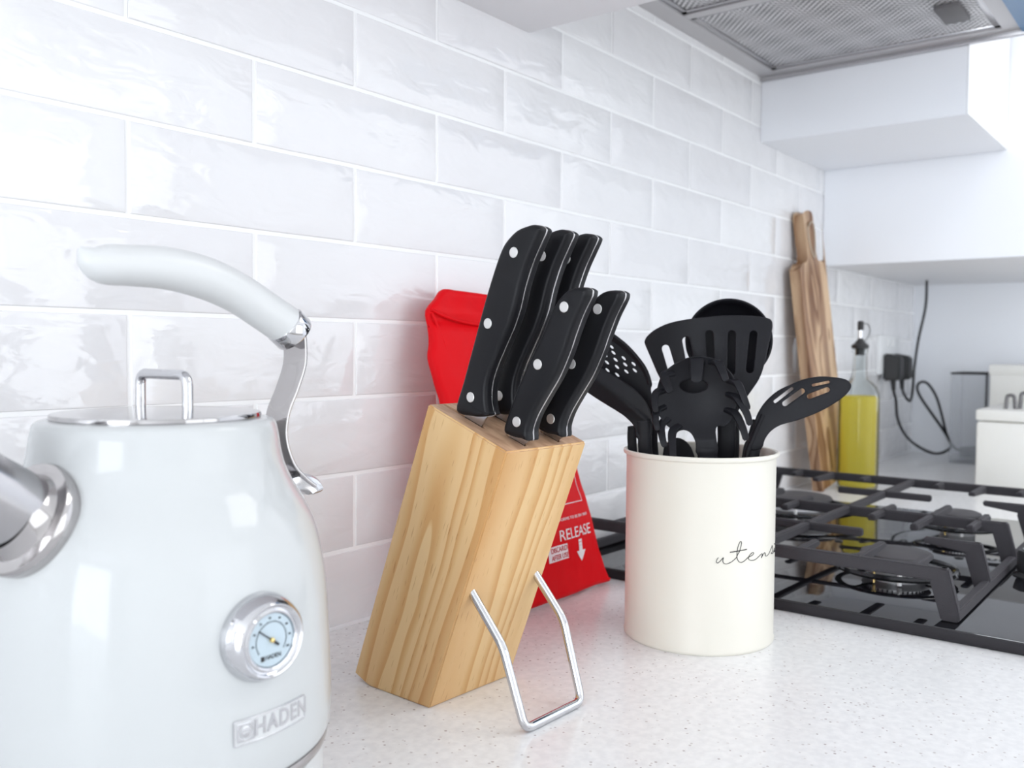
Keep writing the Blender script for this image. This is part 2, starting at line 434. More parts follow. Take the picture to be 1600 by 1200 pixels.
# wall cabinets
t = thing('wall_cabinet', 'grey-white wall cabinet above the knives, left of the extractor', 'wall cabinet', loc=(.3, -.16, .584)); o = Vector(t.location)
boxo('body', Vector((-.2, -.31, .584))-o, Vector((.799, -.002, ZC))-o, cab_under, t)
for i in range(2): boxo('door', Vector((-.2+.5*i+.001, -.33, .586))-o, Vector((.3+.499*i-.001, -.3105, ZC))-o, cab, t)
t = thing('wall_cabinet', 'shallow white wall cabinet with its end panel beside the extractor hood', 'wall cabinet', loc=(1.57, -.15, .578)); o = Vector(t.location)
boxo('body', Vector((1.4195, -.3045, .578))-o, Vector((1.713, -.002, ZC))-o, cab, t)
boxo('door', Vector((1.4200, -.3065, .5785))-o, Vector((1.713, -.3046, ZC))-o, white_paint, t)
t = thing('wall_cabinet', 'deep white wall cabinet with the black cable hanging below it', 'wall cabinet', loc=(2.0, -.3, .402)); o = Vector(t.location)
boxo('body', Vector((1.735, -.60, .402))-o, Vector((XR-.001, -.002, ZC))-o, cab_under, t)
boxo('door', Vector((1.715, -.599, .402))-o, Vector((1.7345, -.0024, ZC))-o, cab, t)

# extractor hood
t = thing('extractor_hood', 'stainless extractor hood with mesh filters above the gas hob', 'extractor hood', loc=(1.11, -.25, .68)); o = Vector(t.location)
hx0, hx1 = .8015, 1.4175
bm = bmesh.new()
for a, b in (((hx0, -.03, .68), (hx1, -.002, .70)), ((hx0, -.372, .68), (hx1, -.352, .70)), ((hx0, -.352, .68), (hx0+.022, -.03, .70)), ((hx1-.024, -.352, .68), (hx1, -.03, .70)), ((1.096, -.352, .6805), (1.112, -.03, .70)), ((hx0, -.53, .70), (hx1, -.002, .90)), ((hx0, -.372, .676), (hx0+.004, -.002, .70))):
    box(bm, Vector(a)-o, Vector(b)-o)
obm('body', bm, hoodm, t)
bm = bmesh.new()
box(bm, Vector((hx1-.006, -.53, .673))-o, Vector((hx1+.0015, -.002, .70))-o, .001); obm('edge_trim', bm, steel, t)
for a, b in ((hx0+.022, 1.096), (1.112, hx1-.024)):
    c = Vector(((a+b)/2, -.191, .684))
    bm = bmesh.new(); box(bm, (-(b-a)/2+.008, -.153, 0), ((b-a)/2-.008, .153, .006))
    fo = obm('filter', bm, filt, t); fo.location = c-o
    bm = bmesh.new()
    for q in ((-(b-a)/2, -.161, -.002, -(b-a)/2+.009, .161, .006), ((b-a)/2-.009, -.161, -.002, (b-a)/2, .161, .006), (-(b-a)/2, -.161, -.002, (b-a)/2, -.152, .006), (-(b-a)/2, .152, -.002, (b-a)/2, .161, .006)):
        box(bm, q[:3], q[3:], .0008)
    obm('filter_frame', bm, steel, fo)
    lx = (b-a)/2-.085
    boxo('latch', (lx-.045, -.135, -.006), (lx+.02, -.105, 0), mat('latch_grey', (.13, .125, .13), .5), fo, bev=.0006)
boxo('control_panel', Vector((hx0+.002, -.53, .676))-o, Vector((hx1-.008, -.373, .70))-o, blue, t, bev=.001)['label'] = 'blue protective film over the control panel'

# ------------------------------------------------------------------ kettle
KC = Vector((.2582, -.1742, 0))
t = thing('kettle', 'white enamelled dome kettle with chrome dial, spout and overhead handle', 'kettle', loc=KC)
body = [(.078, .040), (.0835, .0435), (.0858, .0475), (.0868, .060), (.0863, .081), (.0850, .109), (.0838, .125), (.0822, .136), (.0800, .1465), (.0765, .1575), (.0715, .167), (.0670, .1745), (.0632, .183), (.0612, .190), (.0600, .198), (.0590, .2035), (.0575, .2068), (.0545, .2083), (.050, .2085), (.048, .2065)]
bs = catmull([(a, b, 0) for a, b in body], 4)
kb = lathe_o('body', [(p_.x, p_.y) for p_ in bs], enamel, t, seg=128)
lid_m = mat('lid_steel', (.46, .45, .455), .10, 1)
lid = lathe_o('lid', [(.003, .2075), (.0495, .2077), (.0507, .2085), (.0510, .2100), (.0505, .2112), (.044, .2117), (.020, .2124), (.003, .2126)], lid_m, t, seg=96)
W = Vector((.8586*.5-.5127*.866, -.5127*.5-.8586*.866, 0)).normalized()
P = fillet([Vector((.004, .002, .2115))+W*.0225, Vector((.004, .002, .2305))+W*.0225, Vector((.004, .002, .2305))-W*.0225, Vector((.004, .002, .2115))-W*.0225], .006)
tubeo('lid_handle', P, .0027, chrome, lid, seg=14)
U = Vector((.9988, -.0496, 0)); Nn = Vector((.0496, .9988, 0))
def kp(s_, z): return U*s_+Vector((0, 0, z))
gp = [(-.0392, .2918, .0010), (-.0372, .2896, .0040), (-.0338, .2868, .0075), (-.0275, .2848, .0098), (-.0148, .2850, .0103), (.0055, .2849, .0110), (.0273, .2812, .0114), (.0466, .2742, .0112), (.0640, .2650, .0113), (.0770, .2578, .0116)]
cc = catmull([(a, b, c) for a, b, c in gp], 5)
tubeo('handle_grip', [kp(p_.x, p_.y) for p_ in cc], [p_.z for p_ in cc], enamel_s, t, seg=32)
P = [kp(.0766, .2582), kp(.0772, .2577), kp(.0834, .2527), kp(.0842, .2520)]
hr = tubeo('handle_collar', P, [.0116, .0122, .0122, .0116], chrome, t, seg=40)
sp_ = catmull([kp(.083, .2550), kp(.0842, .2470), kp(.0838, .2346), (kp(.0785, .2205)), kp(.0725, .2073), kp(.0712, .1930), kp(.0765, .1780), kp(.0850, .1690), kp(.0915, .1640)], 6)
tubeo('handle_strap', sp_, 1, dark_chrome, t, seg=20, flat=(.0105, .0012), side=Nn)
P = catmull([kp(.068, .163), kp(.080, .1665), kp(.0885, .1655), kp(.0935, .1620), kp(.0945, .1585)], 5)
tubeo('handle_bracket', P, 1, chrome, t, seg=20, flat=[(.0085, .0055)]*(len(P)-3)+[(.008, .0045), (.007, .0035), (.005, .002)], side=Nn)
# spout
az = radians(-170); sd = Vector((cos(az), sin(az), 0)); e = radians(35)
ax = sd*cos(e)+Vector((0, 0, sin(e)))
so = sd*.0700+Vector((0, 0, .1662)); Ms = ax.to_track_quat('Z', 'Y').to_matrix().to_4x4(); Ms.translation = so
sp = lathe_o('spout', [(.0185, -.012), (.0183, .004), (.0180, .015), (.0170, .045), (.0160, .075), (.0155, .095), (.0140, .095), (.0150, .075), (.016, .01)], steel, t, seg=56, mw=Ms, cap0=False, cap1=False)
Ms2 = (sd*cos(radians(29))+Vector((0, 0, sin(radians(29))))).to_track_quat('Z', 'Y').to_matrix().to_4x4(); Ms2.translation = so+(sd*cos(radians(29))+Vector((0, 0, sin(radians(29)))))*.0052
lathe_o('spout_flange', [(.0245, -.014), (.0262, -.004), (.0264, -.001), (.0256, .0008), (.0236, .0004), (.0205, .0010), (.0188, .0035), (.0180, .009)], dark_chrome, t, seg=56, mw=Ms2, cap0=False, cap1=False)
# gauge
az = radians(-90.3); n_ = Vector((cos(az), sin(az), 0)); tt = Vector((-sin(az), cos(az), 0))
Mg = Matrix((tt, Vector((0, 0, 1)), n_)).transposed().to_4x4(); Mg.translation = n_*.0848+Vector((0, 0, .1120))
ga = lathe_o('thermometer', [(.0203, -.005), (.0206, .0005), (.0203, .0025), (.0192, .0050), (.0178, .0082), (.0166, .0093), (.0158, .0091), (.0152, .0082), (.0146, .0080), (.0134, .0086), (.0126, .0084), (.0122, .0070), (.002, .0070)], chrome, t, seg=72, cap0=False)
ga.matrix_local = Mg
lathe_o('dial', [(.0145, .0071), (.0145, .0076)], dial_m, ga, seg=56)
bm = bmesh.new()
for i in range(37):
    a = radians(-35+250*i/36); rr = .0102; l = .0011 if i % 4 == 0 else .0006
    M4 = Matrix.Rotation(a, 4, 'Z') @ Matrix.Translation((rr, 0, .0077)); 
    bmesh.ops.create_cube(bm, size=1, matrix=M4 @ Matrix.Diagonal((l, .00018, .0002, 1)))
for i in range(60):
    a = radians(-35+250*i/59); M4 = Matrix.Rotation(a, 4, 'Z') @ Matrix.Translation((.0098, 0, .0077))
    bmesh.ops.create_cube(bm, size=1, matrix=M4 @ Matrix.Diagonal((.00014, .0008, .0002, 1)))
def add_mesh(bm, me, mw):
    n0 = len(bm.verts); bm.from_mesh(me); bm.verts.ensure_lookup_table()
    bmesh.ops.transform(bm, matrix=mw, verts=bm.verts[n0:])
for i, s_ in enumerate(('100', '90', '80', '70', '60', '50', '40', '30')):
    a = radians(-28+27.8*i*1.1)
    add_mesh(bm, text_mesh(s_, .0016), Matrix.Translation((.0122*cos(a), .0122*sin(a), .0077)))
add_mesh(bm, text_mesh('HADEN', .0036, xs=.85), Matrix.Translation((.0012, -.0092, .0077)))
box(bm, (-.0068, -.0107, .0076), (-.0046, -.0080, .0078))
obm('dial_marks', bm, ink, ga, smooth=0)
bm = bmesh.new()
box(bm, (-.0105, -.00035, .0080), (.0022, .00035, .0083)); box(bm, (.001, -.0007, .0080), (.0058, .0007, .0083))
nd = obm('needle', bm, ink, ga); nd.rotation_euler = (0, 0, radians(-38))
for q in ga.children: q.scale = (.835, .835, 1)
lathe_o('needle_hub', [(.0012, .0079), (.0011, .0090), (.0005, .0093)], brass, ga, seg=20)
# badge
def on_cyl(me_or_bm, az0, z0, r0):
    for v_ in me_or_bm.verts:
        a = az0+v_.co.x/r0; rr = r0+v_.co.z; z = z0+v_.co.y
        v_.co = Vector((rr*cos(a), rr*sin(a), z))
def rr_(w_, h_, r_, n=5):
    out = []
    for cx, cy, s_ in ((w_-r_, h_-r_, 0), (-w_+r_, h_-r_, pi/2), (-w_+r_, -h_+r_, pi), (w_-r_, -h_+r_, 1.5*pi)):
        out += [(cx+r_*cos(s_+pi/2*i/n), cy+r_*sin(s_+pi/2*i/n)) for i in range(n+1)]
    return out
azb = radians(-86.7); zb = .0712; rb = .0866
bm = plate(rr_(.0211, .0059, .0009), [], th=.0012, bev=.0003, cut=.002); on_cyl(bm, azb, zb, rb)
bd = obm('badge', bm, enamel_s, t, smooth=50)
bm = plate(rr_(.0211, .0059, .0009), [rr_(.0204, .0052, .0006)], th=.0018, bev=.0002, cut=.002); on_cyl(bm, azb, zb, rb)
obm('badge_rim', bm, chrome, bd, smooth=50)
bm = bmesh.new(); add_mesh(bm, text_mesh('HADEN', .0108, .0004, xs=.84, space=1.12, bold=.00022), Matrix.Translation((.0056, .0001, .0006)))
for q in (0, .0022, .0044, .0066, .0088, .011, -.0022, -.0044, .0132, .0154, .0176):
    bmesh.ops.bisect_plane(bm, geom=bm.verts[:]+bm.edges[:]+bm.faces[:], plane_co=(q, 0, 0), plane_no=(1, 0, 0))
on_cyl(bm, azb, zb, rb); obm('badge_lettering', bm, chrome, bd, smooth=30)
bm = plate([(-.0195, -.0042), (-.0108, -.0042), (-.0108, .0042), (-.0195, .0042)], [ellipse(-.01515, 0, .0033, .0033)], th=.0018, bev=.0001, cut=.003)
b2_ = plate(ellipse(-.01515, 0, .0027, .0027), [capsule((-.0164, 0), (-.0139, 0), .0004)], th=.0018, bev=.0001)
me = bpy.data.meshes.new('x'); b2_.to_mesh(me); b2_.free(); add_mesh(bm, me, Matrix.Identity(4)); on_cyl(bm, azb, zb, rb)
obm('badge_emblem', bm, chrome, bd, smooth=30)
lathe_o('base_ring', [(.076, .0365), (.0815, .0368), (.0838, .0385), (.0846, .0410), (.0842, .0432), (.078, .0438)], dark_chrome, t, seg=128)
t = thing('kettle_stand', 'white round power base under the dome kettle', 'power base', loc=KC)
lathe_o('base', [(.079, .0), (.0815, .002), (.0825, .010), (.0824, .028), (.0805, .0345), (.075, .0362)], enamel_s, t, seg=96)
lathe_o('base_foot', [(.0775, 0.0), (.0775, .0012)], rubber, t, seg=48)

# ------------------------------------------------------------------ knife block
BF = Vector((.4497, -.1849, 0)); PHI, AL = -.0482, .363; BW, BD, BH = .0839, .0755, .193
e2 = Vector((cos(PHI), sin(PHI), 0)); nh = Vector((sin(PHI), -cos(PHI), 0))
aa = nh*sin(AL)+Vector((0, 0, cos(AL))); e1 = nh*cos(AL)-Vector((0, 0, sin(AL)))
Mb = Matrix((e2, e1, aa)).transposed().to_4x4(); Mb.translation = BF      # local: x=width, y=thickness (0 at stand face), z=axis
t = thing('knife_block', 'slanted light wooden knife block standing on a bent chrome wire', 'knife block', mw=Mb); TB = t
bm = bmesh.new()
prof = [(0, 0), (0, BH), (-BD, BH), (-BD, -.0225), (-.0592, -.0225)]   # (y,z); underside cut to sit on the worktop
a_ = [bm.verts.new((0, y, z)) for y, z in prof]; b_ = [bm.verts.new((BW, y, z)) for y, z in prof]
bm.faces.new(a_[::-1]); bm.faces.new(b_)
for i in range(5): bm.faces.new((a_[i], a_[(i+1) % 5], b_[(i+1) % 5], b_[i]))
bmesh.ops.recalc_face_normals(bm, faces=bm.faces)
bmesh.ops.bevel(bm, geom=[e_ for e_ in bm.edges], offset=.0011, segments=3, affect='EDGES')
blk_o = obm('body', bm, [pine, pine_end], t)
bm = bmesh.new()
SA = [.0142, .0422, .0685]; SB = [.0238, .0590]
for x in SA: box(bm, (x-.0016, -.0735, .05), (x+.0016, -.034, BH+.01))
for x in SB: box(bm, (x-.0014, -.0225, .07), (x+.0014, -.0045, BH+.01))
cut = obm('cutter', bm, pine_end); cut.matrix_world = Mb
md = blk_o.modifiers.new('b', 'BOOLEAN'); md.object = cut; md.solver = 'EXACT'; md.operation = 'DIFFERENCE'
bpy.context.view_layer.update()
me = bpy.data.meshes.new_from_object(blk_o.evaluated_get(DG())); blk_o.modifiers.clear(); blk_o.data = me; bpy.data.objects.remove(cut)
me.materials.clear(); me.materials.append(pine); me.materials.append(pine_end)
for p_ in me.polygons:
    c = p_.center
    p_.material_index = 1 if (p_.normal.z > .8 or (c.z > .049 and c.z < BH-.0005 and -BD+.0015 < c.y < -.0015 and .002 < c.x < BW-.002)) else 0
me.set_sharp_from_angle(angle=radians(35))
def blkw(v_): return Mb @ Vector(v_)
Mi = Mb.inverted()
foot_y = -.0755
wp = [(.0095, .0005, .0877), (.0092, .0355, .0705), None, None, (.0755, .0325, .0725), (.0760, .0005, .0883)]
f1 = Mi @ (BF+Vector((.0085, -.0755, .0030))); f2 = Mi @ (BF+Vector((.0700, -.0775, .0030)))
P = [Vector((.0095, -.02, .0985)), Vector(wp[1]), f1, f2, Vector(wp[4]), Vector((.0760, -.02, .0985))]
tubeo('wire_stand', fillet(P, .007, 7), .0030, chrome, t, seg=16)['label'] = 'bent chrome wire stand'

# knives
big = [(-.0569, .0029), (-.0577, .024), (-.0582, .050), (-.0588, .0790), (-.0583, .101), (-.0571, .1139), (-.0546, .1213), (-.0493, .129), (-.0423, .134), (-.038, .1361), (-.0342, .1366), (-.0315, .1358), (-.0308, .1335), (-.0322, .1239), (-.0338, .1124), (-.0341, .098), (-.0330, .0839), (-.0334, .0714), (-.0357, .0562), (-.0377, .0412), (-.0376, .0303), (-.0347, .0208), (-.0305, .0142), (-.0288, .0119), (-.034, .0085), (-.043, .0050)]
small = [(-.0211, .0040), (-.0214, .0177), (-.0196, .0417), (-.0168, .0572), (-.0140, .0724), (-.0124, .0865), (-.0093, .0985), (-.0038, .1064), (.0031, .1101), (.0062, .1109), (.0086, .1105), (.0095, .1090), (.0097, .1054), (.0078, .0937), (.0070, .0799), (.0068, .0692), (.0050, .0533), (.0005, .0355), (-.0024, .0226), (-.0025, .0125), (-.0003, .0062), (-.006, .0050), (-.014, .0030)]
def make_knife(prof, x0, y0, blade, riv, label, group):
    """prof in (e1, a) of the block; knife origin at slot centre on block top"""
    Mk = Mb @ Matrix.Translation((x0, y0, BH))
    k = thing('kitchen_knife', label, 'knife', mw=Mk, group=group)
    pr_ = [(p_.x, p_.y) for p_ in catmull([(a-y0, b, 0) for a, b in prof], 4, True)]
    Rm = Matrix(((0, 0, 1, 0), (1, 0, 0, 0), (0, 1, 0, 0), (0, 0, 0, 1)))     # (u,v,w)->(y,z,x)
    for s_ in (-1, 1):
        bm = plate(pr_, th=.0132, bev=.0030, mw=Rm)
        # keep one half
        bmesh.ops.bisect_plane(bm, geom=bm.verts[:]+bm.edges[:]+bm.faces[:], plane_co=(0, 0, 0), plane_no=(-s_, 0, 0), clear_outer=True)
        bmesh.ops.translate(bm, vec=(s_*.0006, 0, 0), verts=bm.verts)
        hs_ = obm('handle_scale', bm, blk, k, smooth=50)
        for a, b in riv:
            lathe_o('rivet', [(.0034, .0), (.0034, .0002), (.0031, .00045)], rivet_m, hs_, seg=24, mw=Matrix.Translation((s_*.0071, a-y0, b)) @ Matrix.Rotation(s_*pi/2, 4, 'Y'))
    bm = plate(pr_, th=.0012, bev=.0001, mw=Rm); 
    c = sum((v_.co for v_ in bm.verts), Vector())/len(bm.verts)
    for v_ in bm.verts: v_.co.y = c.y+(v_.co.y-c.y)*1.022; v_.co.z = c.z+(v_.co.z-c.z)*1.004
    obm('tang', bm, dark_chrome, k, smooth=30)
    bm = plate([(a-y0, b) for a, b in blade], th=.0016, bev=.0003, mw=Rm); obm('blade', bm, steel, k, smooth=30)
    return k
bl1 = [(-.0525, .008), (-.0535, -.12), (-.044, -.125), (-.0370, -.09), (-.0368, -.004), (-.0362, .001), (-.0350, .006), (-.033, .010)]
bl2 = [(-.0190, .006), (-.0195, -.08), (-.012, -.09), (-.0068, -.06), (-.0062, -.003), (-.0052, .0015), (-.0018, .006)]
KG = 'kitchen knives in the wooden block'
k1 = make_knife(big, SA[0], -.045, bl1, [(-.0457, .1158), (-.0501, .067), (-.0470, .0168)], 'largest black-handled knife nearest the tiled-wall side at the left of the block', None)
k1['label'] = 'tall black-handled knife at the left end of the back row in the block'
k1['group'] = KG
dup(k1, Mb @ Matrix.Translation((SA[1], -.045, BH)), 'tall black-handled knife in the middle of the back row in the block')
dup(k1, Mb @ Matrix.Translation((SA[2], -.045, BH)), 'tall black-handled knife at the right end of the back row in the block')
k4 = make_knife(small, SB[0], -.0125, bl2, [(-.003, .0952), (-.0095, .0549), (-.0122, .0142)], 'shorter black-handled knife at the left of the front row, three rivets showing', KG)
dup(k4, Mb @ Matrix.Translation((SB[1], -.0125, BH)), 'shorter black-handled knife at the right of the front row, beside the perforated skimmer')

# ------------------------------------------------------------------ red pouch
sl = Vector((0, .076, .300)).normalized(); nb = Vector((0, -.300, .076)).normalized()
Mp = Matrix((Vector((1, 0, 0)), sl, nb)).transposed().to_4x4(); Mp.translation = (.70, -.1, .0)
t = thing('red_pouch', 'red vinyl pouch with white printing leaning on the tiles behind the knife block', 'pouch', mw=Mp)
ol = [(.6000, .010), (.5985, .08), (.6020, .15), (.6062, .200), (.6035, .222), (.6022, .243), (.6070, .257), (.6090, .275), (.6100, .288), (.6250, .300), (.6369, .3085), (.66, .3075), (.6985, .3055), (.735, .3035), (.757, .3020), (.7640, .270), (.773, .20), (.789, .1098), (.7950, .0765), (.8035, .0283), (.8095, .0040), (.806, .0015), (.7825, .0025), (.74, .0015), (.69, .0025), (.64, .0020), (.605, .0035)]
def bagbend(c):
    x, y, z = c
    u_ = (x+.70-.705)/.10; v2 = (y-.15)/.15
    puff = .011*max(0, 1-u_*u_)*max(0, 1-abs(v2)**3)*(1 if z > 0 else .35)
    wr = .0022*noise.noise(Vector((x*28, y*22, 1)))+.0010*noise.noise(Vector((x*60, y*60, 5)))
    fold = -.004*math.exp(-((y-.278+.10*(x+.09)**2*10)/.006)**2)*(1 if x < .03 else 0)
    return (x, y, z+(puff if z > 0 else -puff)+wr+(fold if z > 0 else 0)+.002)
olp = [(p_.x-.70, p_.y) for p_ in catmull([(a, b, 0) for a, b in ol], 3, True)]
bm = plate(olp, th=.010, bev=.0042, cut=.006, bend=bagbend); bgo = obm('body', bm, red, t, smooth=70)
# folded flap ridge across the top
P = catmull([(-.089, .2865, .006), (-.078, .2815, .0075), (-.063, .2775, .0085), (-.045, .2745, .009), (-.018, .2725, .0095), (.02, .273, .0095), (.06, .276, .006)], 5)
tubeo('flap_edge', P, .0016, red, t, seg=8)
P = catmull([(-.089, .283, .006), (-.083, .262, .007), (-.078, .235, .008), (-.070, .205, .0085), (-.066, .17, .009)], 5)
tubeo('side_seam', P, .0013, red, t, seg=8)
def bprint(bm, me, x, y, rot=0):
    n0 = len(bm.verts); bm.from_mesh(me); bm.verts.ensure_lookup_table()
    R = Matrix.Rotation(rot, 3, 'Z')
    for v_ in bm.verts[n0:]:
        q = R @ v_.co; X = Vector((q.x+x-.70, q.y+y, .005)); b_ = bagbend(X); v_.co = Vector((b_[0], b_[1], b_[2]+.0005+q.z))
def shape_me(poly, holes=()):
    b_ = plate(poly, holes, th=.0002, bev=.00003, cut=.006); m_ = bpy.data.meshes.new('s'); b_.to_mesh(m_); b_.free(); return m_
bm = bmesh.new()
def fitt(s_, w_, h_):
    m_ = text_mesh(s_, .01); xs_ = [v_.co.x for v_ in m_.vertices]; ys_ = [v_.co.y for v_ in m_.vertices]
    for v_ in m_.vertices:
        v_.co.x = ((v_.co.x-min(xs_))/(max(xs_)-min(xs_))-.5)*w_; v_.co.y = ((v_.co.y-min(ys_))/(max(ys_)-min(ys_))-.5)*h_
    return m_
bprint(bm, fitt('RELEASE', .060, .0105), .7545, .0610)
bprint(bm, shape_me([(-.0032, .006), (.0032, .006), (.0032, .0085), (-.0032, .0085)]), .7600, .0445)
bprint(bm, shape_me([(-.0032, .0020), (.0032, .0020), (.0032, .0050), (-.0032, .0050)]), .7600, .0450)
bprint(bm, shape_me([(-.0032, .002), (-.0032, -.003), (-.0085, -.003), (0, -.0135), (.0085, -.003), (.0032, -.003), (.0032, .002)]), .7600, .0448)
bprint(bm, fitt('CONFORMS TO BS EN 1869', .068, .0028), .7480, .0760)
bprint(bm, shape_me([(-.05, -.055), (.05, -.055), (.042, .05), (-.05, .05)], [[(-.0492, -.0542), (.0492, -.0542), (.0412, .0492), (-.0492, .0492)]]), .7270, .1445)
bprint(bm, text_mesh('S', .018), .6600, .2505); bprint(bm, text_mesh('F', .018), .6570, .2340)
obm('printing', bm, print_w, t, smooth=0)['label'] = 'white printed lettering'
bm = bmesh.new(); bprint(bm, shape_me([(-.018, -.0072), (.0160, -.0072), (.0145, .0072), (-.018, .0072)]), .7200, .0455)
lb = obm('print_label', bm, print_w, t, smooth=0); lb['label'] = 'white printed label'
bm = bmesh.new()
def up_(me, dz=.0004):
    for v_ in me.vertices: v_.co.z += dz
    return me
bprint(bm, up_(fitt('DISCARD', .028, .0048)), .7200, .0490); bprint(bm, up_(fitt('AFTER USE', .030, .0048)), .7210, .0420)
obm('print_text', bm, red_in, lb, smooth=0)

# ------------------------------------------------------------------ utensil jar
JC = Vector((.7193, -.2503, 0)); t = thing('utensil_jar', 'tall cream metal utensil jar with handwritten script on it', 'jar', loc=JC)
rJ = .0630
lathe_o('body', [(.059, .0), (.0626, .0), (.0634, .0008), (.0636, .0026), (.0630, .0042), (rJ, .1540), (.0632, .1548), (.0650, .1556), (.0657, .1572), (.0655, .1588), (.0643, .1594), (.0626, .1588), (.0618, .1570), (.0616, .1540), (.0616, .004), (.001, .004)], cream, t, seg=128, cap1=False)
tx = [(-2.4387, 0.0798), (-2.4566, 0.0783), (-2.4652, 0.0764), (-2.4528, 0.0755), (-2.4316, 0.076), (-2.4045, 0.0777), (-2.3741, 0.0798), (-2.3798, 0.0779), (-2.3762, 0.0759), (-2.3508, 0.0747), (-2.3129, 0.0749), (-2.2616, 0.0763), (-2.2026, 0.0792), (-2.1829, 0.0816), (-2.1561, 0.0842), (-2.1331, 0.0892), (-2.1303, 0.0915), (-2.1446, 0.0921), (-2.1616, 0.0908), (-2.1813, 0.0874), (-2.1916, 0.0832), (-2.189, 0.0789), (-2.164, 0.0761), (-2.1286, 0.0752), (-2.0819, 0.0761), (-2.0299, 0.0784), (-1.983, 0.0794), (-1.9421, 0.0803), (-1.9299, 0.0818), (-1.9512, 0.0821), (-1.9914, 0.0807), (-2.0183, 0.0785), (-2.0059, 0.0767), (-1.9571, 0.0758), (-1.8972, 0.0761), (-1.8427, 0.0776), (-1.7841, 0.0795), (-1.7577, 0.0796), (-1.7675, 0.0777), (-1.7774, 0.0765), (-1.7408, 0.0787), (-1.7049, 0.0801), (-1.6887, 0.079), (-1.6816, 0.0773), (-1.6428, 0.0768), (-1.5866, 0.0779), (-1.5314, 0.0805), (-1.4822, 0.0827), (-1.4678, 0.0835),
      (-1.4517, 0.0804), (-1.4617, 0.0779), (-1.5100, 0.0775), (-1.4300, .0765), (-1.36, .0785), (-1.345, .080), (-1.345, .0770), (-1.30, .0765), (-1.22, .0800), (-1.165, .0870), (-1.150, .0905), (-1.172, .0900), (-1.19, .0850), (-1.19, .0780), (-1.15, .0762), (-1.08, .0775), (-1.03, .0800), (-1.02, .0810), (-1.0, .078), (-1.02, .0768), (-.97, .0762)]
P = [(a, b, 0) for a, b in tx]
def jp(a, z): return Vector(((rJ+.00018)*cos(a), (rJ+.00018)*sin(a), z))
bm = bmesh.new()
tube(bm, [jp(p_.x, p_.y) for p_ in catmull(P, 4)], .00028, seg=6)
tube(bm, [jp(p_.x, p_.y) for p_ in catmull([(-2.2897, 0.0839, 0), (-2.1838, 0.0845, 0), (-2.0476, 0.0853, 0)], 4)], .0004, seg=6)
tube(bm, [jp(-1.335, .0830), jp(-1.328, .0834)], .0005, seg=6)
obm('lettering', bm, ink, t)['label'] = 'thin black handwritten word'

# utensils: local frame  X = to the right, Y = away from the kettle side, Z up; origin jar centre
JR = Vector((.4429, -.8966, 0)); JV = Vector((.8966, .4429, 0))
def jframe(s_=0, d_=0):
    m_ = Matrix((JR, JV, Vector((0, 0, 1)))).transposed().to_4x4(); m_.translation = JC+JR*s_+JV*d_+Vector((0, 0, .004)); return m_
XZ = Matrix(((1, 0, 0, 0), (0, 0, 1, 0), (0, 1, 0, 0), (0, 0, 0, 1)))   # plate (u,v,w)->(x, w, z)
def mm(L_): return [(a*.001, b*.001-.004) for a, b in L_]
def sm(L_, n=4): return [(p_.x, p_.y) for p_ in catmull([(a, b, 0) for a, b in L_], n, True)]
UG = 'black nylon utensils in the cream jar'
def plate_ut(parent, name, outline, holes, th, bev, cut, bend, m=nylon):
    bm = plate(outline, holes, th=th, bev=bev, cut=cut, bend=bend); bmesh.ops.transform(bm, matrix=XZ, verts=bm.verts)
    return obm(name, bm, m, parent, smooth=55)
# slotted turner
t = thing('slotted_turner', 'broad black slotted turner standing tallest at the front centre of the jar', 'turner', mw=jframe(0, .010), group=UG)
o1 = [(-35.2, 217.8), (-44.6, 237.8), (-49.6, 249), (-49.9, 252.5), (-47.4, 256.8), (-40.4, 262.5), (-28.3, 267.9), (-11.7, 271.3), (6.2, 273.4), (22.4, 274.5), (41.5, 274.3), (54.7, 272.5), (58.6, 269.8), (59.3, 265), (58.5, 259.8), (56.5, 250.7), (54.5, 240.2), (51.8, 228.1), (48.3, 219.0), (42.6, 209.9), (35.5, 199.1), (31, 190), (29.2, 180), (13.8, 180), (8, 187), (-5, 192), (-22, 200)]
sl_ = [((-31.3, 245.6), (-25.5, 227)), ((-13.7, 252.6), (-9.2, 230)), ((6, 258), (7.6, 230)), ((24.9, 258.1), (24.7, 226)), ((43, 258.2), (40.6, 228))]
def tb(c): x, y, z = c; return (x, y, z+3.2*(x-.005)**2-1.2*(y-.24)*abs(y-.24))
plate_ut(t, 'blade', sm(mm(o1), 3), [capsule(mm([a])[0], mm([b])[0], .0033) for a, b in sl_], .0026, .0008, .006, tb)
P = [(.0215, 0.0045, .184), (.0215, .004, .15), (.012, .012, .08), (-.005, .02, .008)]
tubeo('handle', catmull(P, 6), 1, nylon, t, seg=20, flat=(.0035, .0078), side=Vector((0, 1, 0)))
# ladle
t = thing('soup_ladle', 'round black ladle bowl rising behind the slotted turner', 'ladle', mw=jframe(0, .036), group=UG)
Ml = Matrix.Translation((.023, .0, .2495)) @ Matrix.Rotation(radians(78), 4, 'X')
R0 = .0375; out = [(R0*sin(pi/2*i/10)+.0001, -R0*.85*cos(pi/2*i/10)) for i in range(11)]; inn = [((R0-.0022)*sin(pi/2*i/10)+.0001, -(R0*.85-.0022)*cos(pi/2*i/10)) for i in range(10, -1, -1)]
lathe_o('bowl', out+[(R0+.0005, .0008), (R0-.001, .0012)]+inn, nylon, t, seg=64, mw=Ml, cap0=False, cap1=False)
tubeo('handle', catmull([(.023, .004, .214), (.026, .006, .19), (.028, .005, .15), (.022, -.002, .08), (.010, -.002, .008)], 6), 1, nylon, t, seg=20, flat=(.003, .006), side=Vector((0, 1, 0)))
